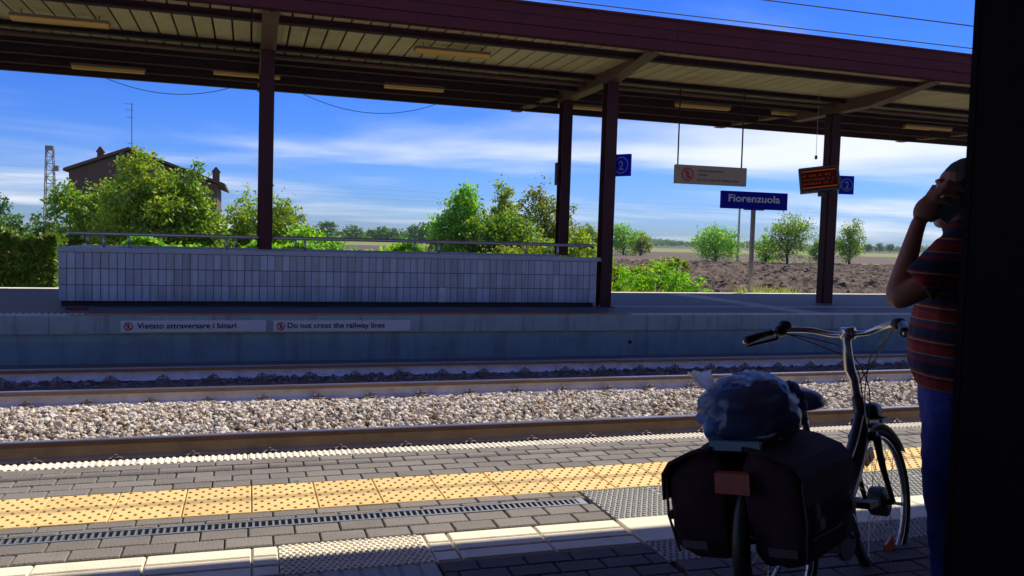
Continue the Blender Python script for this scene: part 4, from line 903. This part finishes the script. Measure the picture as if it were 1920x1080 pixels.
# panniers hang on the rack
Tb = Matrix.Translation((1.731,2.382,0)) @ Matrix.Rotation(R(33),4,'Z') @ Matrix.Rotation(R(-9.66),4,'X')
def bloc(p): return Tb @ Vector(p)
def pannier(s, label, x0, x1):
    o_ = empty('pannier_bag',(0,0,0)); o_.matrix_world = Tb @ Matrix.Translation((0,0,0)); tag(o_,label,'pannier','bicycle panniers')
    rg=[]
    for z,yi,yo,xa_,xb_ in ((.300,.075,.160,x0+.06,x1-.05),(.310,.065,.188,x0+.035,x1-.03),(.35,.045,.222,x0+.012,x1-.01),(.45,.040,.236,x0,x1),(.56,.040,.232,x0+.002,x1),(.61,.040,.205,x0+.012,x1-.01),(.645,.058,.13,x0+.02,x1-.015),(.664,.055,.085,x0+.03,x1-.02)):
        rad=.03; pts=[]
        for (cx_,cy_,a0) in ((xb_-rad,yo-rad,0),(xa_+rad,yo-rad,90),(xa_+rad,yi+min(rad,.012),180),(xb_-rad,yi+min(rad,.012),270)):
            for a in (0,30,60,90):
                rr_= rad if a0<180 else min(rad,.012)
                pts.append((cx_+(rad if a0 in(0,90) else rr_)*math.cos(R(a0+a)), s*(cy_+rr_*math.sin(R(a0+a))), z))
        rg.append(pts if s>0 else pts[::-1])
    bd = MB().rings(rg); body = obj('body', bd, bagm, o_, True)
    bmx = bmesh.new(); bmx.from_mesh(body.data); bmesh.ops.triangulate(bmx, faces=[f for f in bmx.faces if len(f.verts)>4]); bmesh.ops.subdivide_edges(bmx, edges=bmx.edges[:], cuts=3, use_grid_fill=True, smooth=.35); bmesh.ops.recalc_face_normals(bmx, faces=bmx.faces[:])
    for v in bmx.verts:
        p_ = v.co.copy(); q_ = Vector((p_.x,p_.y,p_.z*.6))
        v.co += v.normal*(.020*noise.noise(q_*6+Vector((s*3,0,0)))+.010*noise.noise(q_*15)+.005*noise.noise(p_*34)); v.co.z -= .012*max(0,noise.noise(p_*5+Vector((9,0,0))))
    bmx.to_mesh(body.data); bmx.free(); body.data.polygons.foreach_set('use_smooth',[True]*len(body.data.polygons))
    obj('flap', MB().rings([[(x0-.006,s*.055,.672),(x1+.004,s*.055,.672),(x1+.004,s*.13,.655),(x0-.006,s*.13,.655)],[(x0-.006,s*.13,.655),(x1+.004,s*.13,.655),(x1+.004,s*.245,.60),(x0-.006,s*.245,.60)],[(x0-.008,s*.245,.60),(x1+.006,s*.245,.60),(x1+.006,s*.25,.50),(x0-.008,s*.25,.50)]][0:0] or [[(xx,s*.055,.676),(xx,s*.135,.660),(xx,s*.215,.625),(xx,s*.245,.585),(xx,s*.250,.50),(xx,s*.243,.50),(xx,s*.236,.58),(xx,s*.208,.615),(xx,s*.13,.650),(xx,s*.055,.666)] for xx in (x0-.008,(x0+x1)/2,x1+.006)]), bagm, o_)
    for xs_ in (x0+.06,x1-.06): obj('strap', MB().obox((xs_,s*.246,.47),(.028,.006,.10)), bagtrim, o_)
    obj('reflective_strip', MB().obox((x0-.004,s*.15,.36),(.004,.09,.026)), refl, o_)
    for xs_ in (x0+.06,x1-.06): obj('buckle', MB().chbox(xs_-.02,xs_+.02,s*.253-.004,s*.253+.004,.425,.455,.002), M['black'], o_)
    obj('seam', MB().tube([(x0+.02,s*.236,.40),((x0+x1)/2,s*.244,.395),(x1-.02,s*.236,.40)],.003,5), bagtrim, o_)
    obj('handle', MB().tube(curve([(x0+.10,s*.10,.668),(x0+.13,s*.12,.695),(x0+.20,s*.12,.695),(x0+.23,s*.10,.668)],4),.007,6), bagtrim, o_)
    obj('piping', MB().tube([(x0+.002,s*.232,.57),(x0-.003,s*.236,.45),(x0+.01,s*.215,.33)],.005,6), bagtrim, o_)
pannier(1,'dark pannier bag on the left of the bicycle rack',-.27,.08)
pannier(-1,'dark purple pannier bag on the right of the bicycle rack',-.28,.12)
# plastic bag on the rack
pb = bpy.data.materials.new('clear_plastic_film'); pb.use_nodes=True; t=pb.node_tree; t.nodes.clear()
tr=nd(t,'ShaderNodeBsdfTransparent'); tr.inputs[0].default_value=(.80,.84,.90,1); gl=nd(t,'ShaderNodeBsdfGlossy'); gl.inputs['Roughness'].default_value=.26; df=nd(t,'ShaderNodeBsdfTranslucent'); df.inputs[0].default_value=(.70,.76,.86,1)
m1=nd(t,'ShaderNodeMixShader'); m1.inputs[0].default_value=.60; t.links.new(tr.outputs[0],m1.inputs[1]); t.links.new(df.outputs[0],m1.inputs[2])
fr=nd(t,'ShaderNodeFresnel'); fr.inputs[0].default_value=1.45; m2=nd(t,'ShaderNodeMixShader'); t.links.new(mth(t,'MULTIPLY_ADD',fr.outputs[0],.8,.03,True),m2.inputs[0]); t.links.new(m1.outputs[0],m2.inputs[1]); t.links.new(gl.outputs[0],m2.inputs[2])
oo=nd(t,'ShaderNodeOutputMaterial'); t.links.new(m2.outputs[0],oo.inputs[0])
def lump(c, r, seed, f1, a1, f2, a2, nu=56, nv=40):
    mb=MB().ell((0,0,0),(1,1,1),None,nu,nv); out=[]
    for v in mb.v:
        p=Vector(v); n_=1+a1*noise.noise(p*f1+Vector((seed,0,0)))+a2*(1-2*abs(noise.noise(p*f2+Vector((0,seed,3)))))
        q=Vector((p.x*r[0],p.y*r[1],p.z*r[2]))*n_
        if q.z<-r[2]*.62: q.z=-r[2]*.62+(q.z+r[2]*.62)*.15
        out.append(tuple(Vector(c)+q))
    mb.v=out; return mb
PB = empty('plastic_bag',(0,0,0)); PB.matrix_world=Tb; tag(PB,'clear plastic bag of blue clothes on the bicycle rack','bag')
obj('film', lump((-.07,.005,.755),(.185,.155,.130),3.,2.0,.13,5.2,.06), pb, PB, True)
obj('tied_end', MB().rings([[(-.13+.012*math.cos(a),.10+.012*math.sin(a),.835) for a in [k*math.pi/4 for k in range(8)]],[(-.14+.022*math.cos(a),.115+.03*math.sin(a),.865) for a in [k*math.pi/4 for k in range(8)]],[(-.15+.03*math.cos(a),.13+.045*math.sin(a),.90+.012*(k%2)) for k,a in enumerate([k*math.pi/4 for k in range(8)])]],caps=False), pb, PB, True)
cl_b = mat('cloth_blue',(.09,.20,.50),.85,var=.3,vs=14,bump=.3,bs=50); cl_n = mat('cloth_navy',(.04,.07,.24),.85,var=.3,vs=14); cl_r=mat('cloth_rust',(.22,.06,.05),.85,var=.3,vs=14)
obj('folded_cloth', lump((-.09,.04,.745),(.145,.105,.098),9.,3,.22,6,.14,30,20), cl_b, PB, True)
obj('folded_cloth', lump((-.02,-.05,.755),(.125,.095,.10),14.,3,.22,6,.14,30,20), cl_n, PB, True)
obj('folded_cloth', lump((-.13,-.02,.765),(.06,.06,.06),21.,3,.22,6,.14,30,20), cl_r, PB, True)

# ================================================================== PERSON
MX = Matrix(((-.713,-.701,0,2.275),(.701,-.713,0,2.290),(0,0,1,0),(0,0,0,1)))   # local: x forward, y his left, z up
def remesh(name, mb, voxel, mt, parent, smooth=6):
    me0 = mb.mesh(name+'_raw', mt); bm0 = bmesh.new(); bm0.from_mesh(me0); bmesh.ops.recalc_face_normals(bm0, faces=bm0.faces[:]); bm0.to_mesh(me0); bm0.free(); ob = bpy.data.objects.new('tmp', me0); col.objects.link(ob)
    md = ob.modifiers.new('r','REMESH'); md.mode='VOXEL'; md.voxel_size=voxel
    ms = ob.modifiers.new('s','SMOOTH'); ms.iterations=smooth; ms.factor=.5
    dg = bpy.context.evaluated_depsgraph_get(); dg.update()
    me = bpy.data.meshes.new_from_object(ob.evaluated_get(dg)); bpy.data.objects.remove(ob)
    me.name=name; me.materials.clear(); me.materials.append(mt); me.polygons.foreach_set('use_smooth',[True]*len(me.polygons))
    return lk(name, me, parent)
def ering(c, rx, ry, z, n=20, tilt=0): return [(c[0]+rx*math.cos(a), c[1]+ry*math.sin(a), z+tilt*rx*math.cos(a)) for a in [2*math.pi*k/n for k in range(n)]]
PR = empty('person'); PR.matrix_world = MX @ Matrix.Diagonal((.90,.92,1,1)); tag(PR,'person in a striped polo shirt and jeans holding a phone to the ear','person')
skin = mat('skin',(.40,.16,.10),.55,var=.12,vs=12); hairm = mat('hair_grey_brown',(.06,.05,.05),.8,var=.4,vs=60,bump=.5,bs=150)
beard = mat('stubble_grey',(.45,.40,.38),.85,var=.3,vs=80)
jeans = mat('jeans_denim',(.028,.05,.32),.85,var=.25,vs=20,bump=.25,bs=150); shoe = mat('shoe_dark',(.02,.018,.018),.6)
B_ = MB()
B_.rings([ering((-.012,0),.058,.058,1.30),ering((-.005,0),.054,.056,1.36),ering((.008,0),.055,.057,1.42)])
B_.ell((-.005,0,1.505),(.098,.078,.098)); B_.ell((.03,0,1.455),(.070,.060,.085)); B_.ell((.062,0,1.405),(.030,.036,.028))   # skull, face, chin
B_.tube([(.095,0,1.52),(.118,0,1.475),(.100,0,1.462)],[.010,.017,.014],8)          # nose
B_.ell((.090,0,1.437),(.014,.026,.009)); B_.ell((.088,0,1.424),(.013,.024,.008))   # lips
for s in (-1,1): B_.ell((-.015,s*.082,1.475),(.020,.010,.033)); B_.ell((.080,s*.032,1.532),(.018,.024,.008)); B_.ell((.074,s*.032,1.512),(.014,.014,.010))
def limb(pts, rs, n=14): B_.tube(curve(pts,4), list(np.interp(np.linspace(0,len(pts)-1,4*(len(pts)-1)+1), range(len(pts)), rs)), n)
limb([(.0,.19,1.29),(.095,.235,1.20),(.178,.245,1.150),(.192,.225,1.165),(.172,.190,1.25),(.148,.160,1.355),(.136,.150,1.395)],[.046,.042,.039,.040,.037,.028,.025])
B_.ell((.118,.142,1.432),(.040,.020,.050), Matrix.Rotation(R(-38),3,'Y'))           # palm
kn = [(.136,.140,1.452),(.122,.141,1.470),(.106,.140,1.484),(.088,.138,1.492)]
tip = [(.028,.128,1.447),(.006,.130,1.470),(-.004,.130,1.494),(.006,.127,1.514)]
for (a,c,ln) in zip(kn,tip,(.9,1.,1.,.9)):
    m_ = Vector(a).lerp(Vector(c),.45)+Vector((0,.020,.018)); m2_ = Vector(a).lerp(Vector(c),.78)+Vector((0,.010,.006))
    B_.tube([Vector((.115,.142,1.445)),Vector(a),m_,m2_,Vector(c)],[.010,.0105,.0098,.009,.0075],8)
B_.tube([(.122,.130,1.408),(.100,.108,1.402),(.074,.098,1.415),(.052,.094,1.430)],[.012,.0125,.011,.009],8)   # thumb
limb([(.0,-.19,1.29),(-.01,-.23,1.17),(-.02,-.24,1.04),(.02,-.235,.93),(.05,-.23,.83)],[.052,.047,.043,.036,.028])
B_.ell((.062,-.23,.785),(.022,.036,.045))
for i in range(4): B_.tube([(.064,-.255+.017*i,.76),(.068,-.257+.017*i,.715+.004*abs(i-2)),(.060,-.256+.017*i,.685+.005*abs(i-2)),(.046,-.255+.017*i,.668+.006*abs(i-2))],[.010,.0098,.009,.0075],8)
B_.tube([(.075,-.20,.80),(.092,-.19,.765),(.090,-.192,.735)],[.012,.011,.009],8)
B_.rings([ering((0,0),.08,.12,1.25),ering((0,0),.085,.12,1.0),ering((0,0),.09,.12,.80)])
for s,fx_ in ((-1,-.05),(1,.01)): B_.tube([(-.0,s*.085,.84),(.005+fx_*.3,s*.092,.66),(.0+fx_,s*.096,.50),(-.028+fx_,s*.098,.30),(-.035+fx_,s*.10,.05)],[.065,.06,.045,.042,.036],12)
body = remesh('body', B_, .0048, skin, PR, 4)
hr = MB().ell((-.018,0,1.528),(.098,.083,.085)).ell((-.06,0,1.475),(.055,.075,.065)); hair_o = remesh('hair', hr, .006, hairm, PR, 4)
cut=[v for v in hair_o.data.vertices]
for v in cut:
    if v.co.x>.03 and v.co.z<1.560: v.co.x=.03-(v.co.x-.03)*.2
obj('stubble', MB().ell((.070,0,1.400),(.026,.034,.024)), beard, PR, True)
for s in (-1,1): e_=obj('eye', MB().ell((.083,s*.031,1.513),(.010,.011,.009)), M['signwhite'], PR, True); obj('iris', MB().ell((.0915,s*.031,1.513),(.003,.005,.005)), M['ink'], e_, True)
# striped shirt
sm_ = bpy.data.materials.new('striped_polo'); sm_.use_nodes=True; t=sm_.node_tree; b=t.nodes['Principled BSDF']; b.inputs['Roughness'].default_value=.9
co=nd(t,'ShaderNodeTexCoord'); s3=nd(t,'ShaderNodeSeparateXYZ'); t.links.new(co.outputs['Object'],s3.inputs[0])
zz=mth(t,'ADD',s3.outputs[2],mth(t,'MULTIPLY',s3.outputs[0],-.05)); fz=mth(t,'FRACT',mth(t,'DIVIDE',zz,.112))
rp=nd(t,'ShaderNodeValToRGB'); rp.color_ramp.interpolation='CONSTANT'; t.links.new(fz,rp.inputs[0]); e=rp.color_ramp.elements
e[0].color=(.020,.020,.060,1); e[0].position=0
for p,c in ((.30,(.22,.02,.02)),(.40,(.05,.04,.11)),(.52,(.40,.18,.12)),(.56,(.27,.024,.022)),(.80,(.14,.012,.03)),(.90,(.50,.24,.07)),(.94,(.18,.02,.03))):
    q=e.new(p) if p<1 else e[-1]; q.color=(*c,1)
e[-1].color=(.14,.02,.025,1)
t.links.new(rp.outputs[0],b.inputs['Base Color'])
S_ = MB()
S_.rings([ering((.0,0),.122,.178,.845),ering((.012,0),.146,.190,.92),ering((.014,0),.148,.190,1.0),ering((.010,0),.138,.190,1.10),ering((.0,0),.124,.195,1.20),ering((-.008,0),.112,.200,1.27),ering((-.012,0),.095,.18,1.325),ering((-.014,0),.070,.10,1.365),ering((-.012,0),.066,.068,1.385)])
S_.tube([(-.0,.14,1.30),(.02,.205,1.285),(.075,.235,1.235),(.125,.246,1.190)],[.07,.074,.069,.066],14)
S_.tube([(-.0,-.14,1.30),(.01,-.205,1.28),(.02,-.245,1.20),(.02,-.255,1.13)],[.07,.074,.068,.064],14)
S_.rings([ering((-.008,0),.070,.072,1.375,tilt=-.2),ering((-.002,0),.073,.075,1.405,tilt=-.25)])
shirt = remesh('shirt', S_, .008, sm_, PR, 5)
def folds(o_, amp, f, zs):
    me = o_.data
    nrm = [v.normal.copy() for v in me.vertices]; cos_ = [v.co.copy() for v in me.vertices]; out_ = []
    for c_, n_ in zip(cos_, nrm):
        p_ = Vector((c_.x*f, c_.y*f, c_.z*f*zs)); q = c_ + n_*amp*((1-2.2*abs(noise.noise(p_)))*.8+.5*noise.noise(p_*2.3)); out_ += [q.x,q.y,q.z]
    me.vertices.foreach_set('co', out_)
    me.update()
folds(shirt, .0055, 9, 1.3)
J_ = MB().rings([ering((.0,0),.116,.172,.87),ering((-.005,0),.118,.172,.78),ering((-.01,0),.112,.165,.72)])
for s,fx_ in ((-1,-.05),(1,.01)): J_.tube([(-.0,s*.085,.80),(.005+fx_*.3,s*.092,.66),(.0+fx_,s*.096,.50),(-.028+fx_,s*.098,.30),(-.035+fx_,s*.10,.09)],[.090,.086,.070,.062,.062],16)
folds(remesh('jeans', J_, .008, jeans, PR, 5), .006, 11, 1.6)
for s,fx_ in ((-1,-.05),(1,.01)):
    sh=MB(); sh.rings([[(-.10+fx_,s*.10-.03,0.004),(-.10+fx_,s*.10+.03,.004),(-.10+fx_,s*.10+.03,.07),(-.10+fx_,s*.10-.03,.07)],[(-.03+fx_,s*.10-.042,.004),(-.03+fx_,s*.10+.042,.004),(-.03+fx_,s*.10+.04,.10),(-.03+fx_,s*.10-.04,.10)],[(.08+fx_,s*.10-.048,.004),(.08+fx_,s*.10+.048,.004),(.08+fx_,s*.10+.04,.065),(.08+fx_,s*.10-.04,.065)],[(.16+fx_,s*.10-.03,.004),(.16+fx_,s*.10+.03,.004),(.16+fx_,s*.10+.025,.04),(.16+fx_,s*.10-.025,.04)]])
    remesh('shoe', sh, .007, shoe, PR, 5)
ph = obj('mobile_phone', MB().chbox(-.034,.034,-.005,.006,-.070,.070,.003), mat('phone_glass',(.012,.014,.03),.12,spec=.8)); ph.matrix_world = MX @ Matrix.Translation((.022,.108,1.462)) @ Matrix.Rotation(R(-42),4,'Y'); tag(ph,'dark mobile phone held against the ear of the person','phone')
obj('camera_lens', MB().tube([(-.018,.0062,.052),(-.018,.009,.052)],.007,12), chrome, ph)

# ================================================================== AIR
hm = bpy.data.materials.new('haze_air'); hm.use_nodes = True; t = hm.node_tree; t.nodes.clear()
pv = nd(t,'ShaderNodeVolumePrincipled'); pv.inputs['Color'].default_value = (.72,.84,1,1); pv.inputs['Density'].default_value = 2.0e-4
oo = nd(t,'ShaderNodeOutputMaterial'); t.links.new(pv.outputs[0], oo.inputs['Volume'])
hz = obj('haze', MB().box(-1850,3050,-20,3050,-2.3,14.0), hm); hz['kind'] = 'stuff'
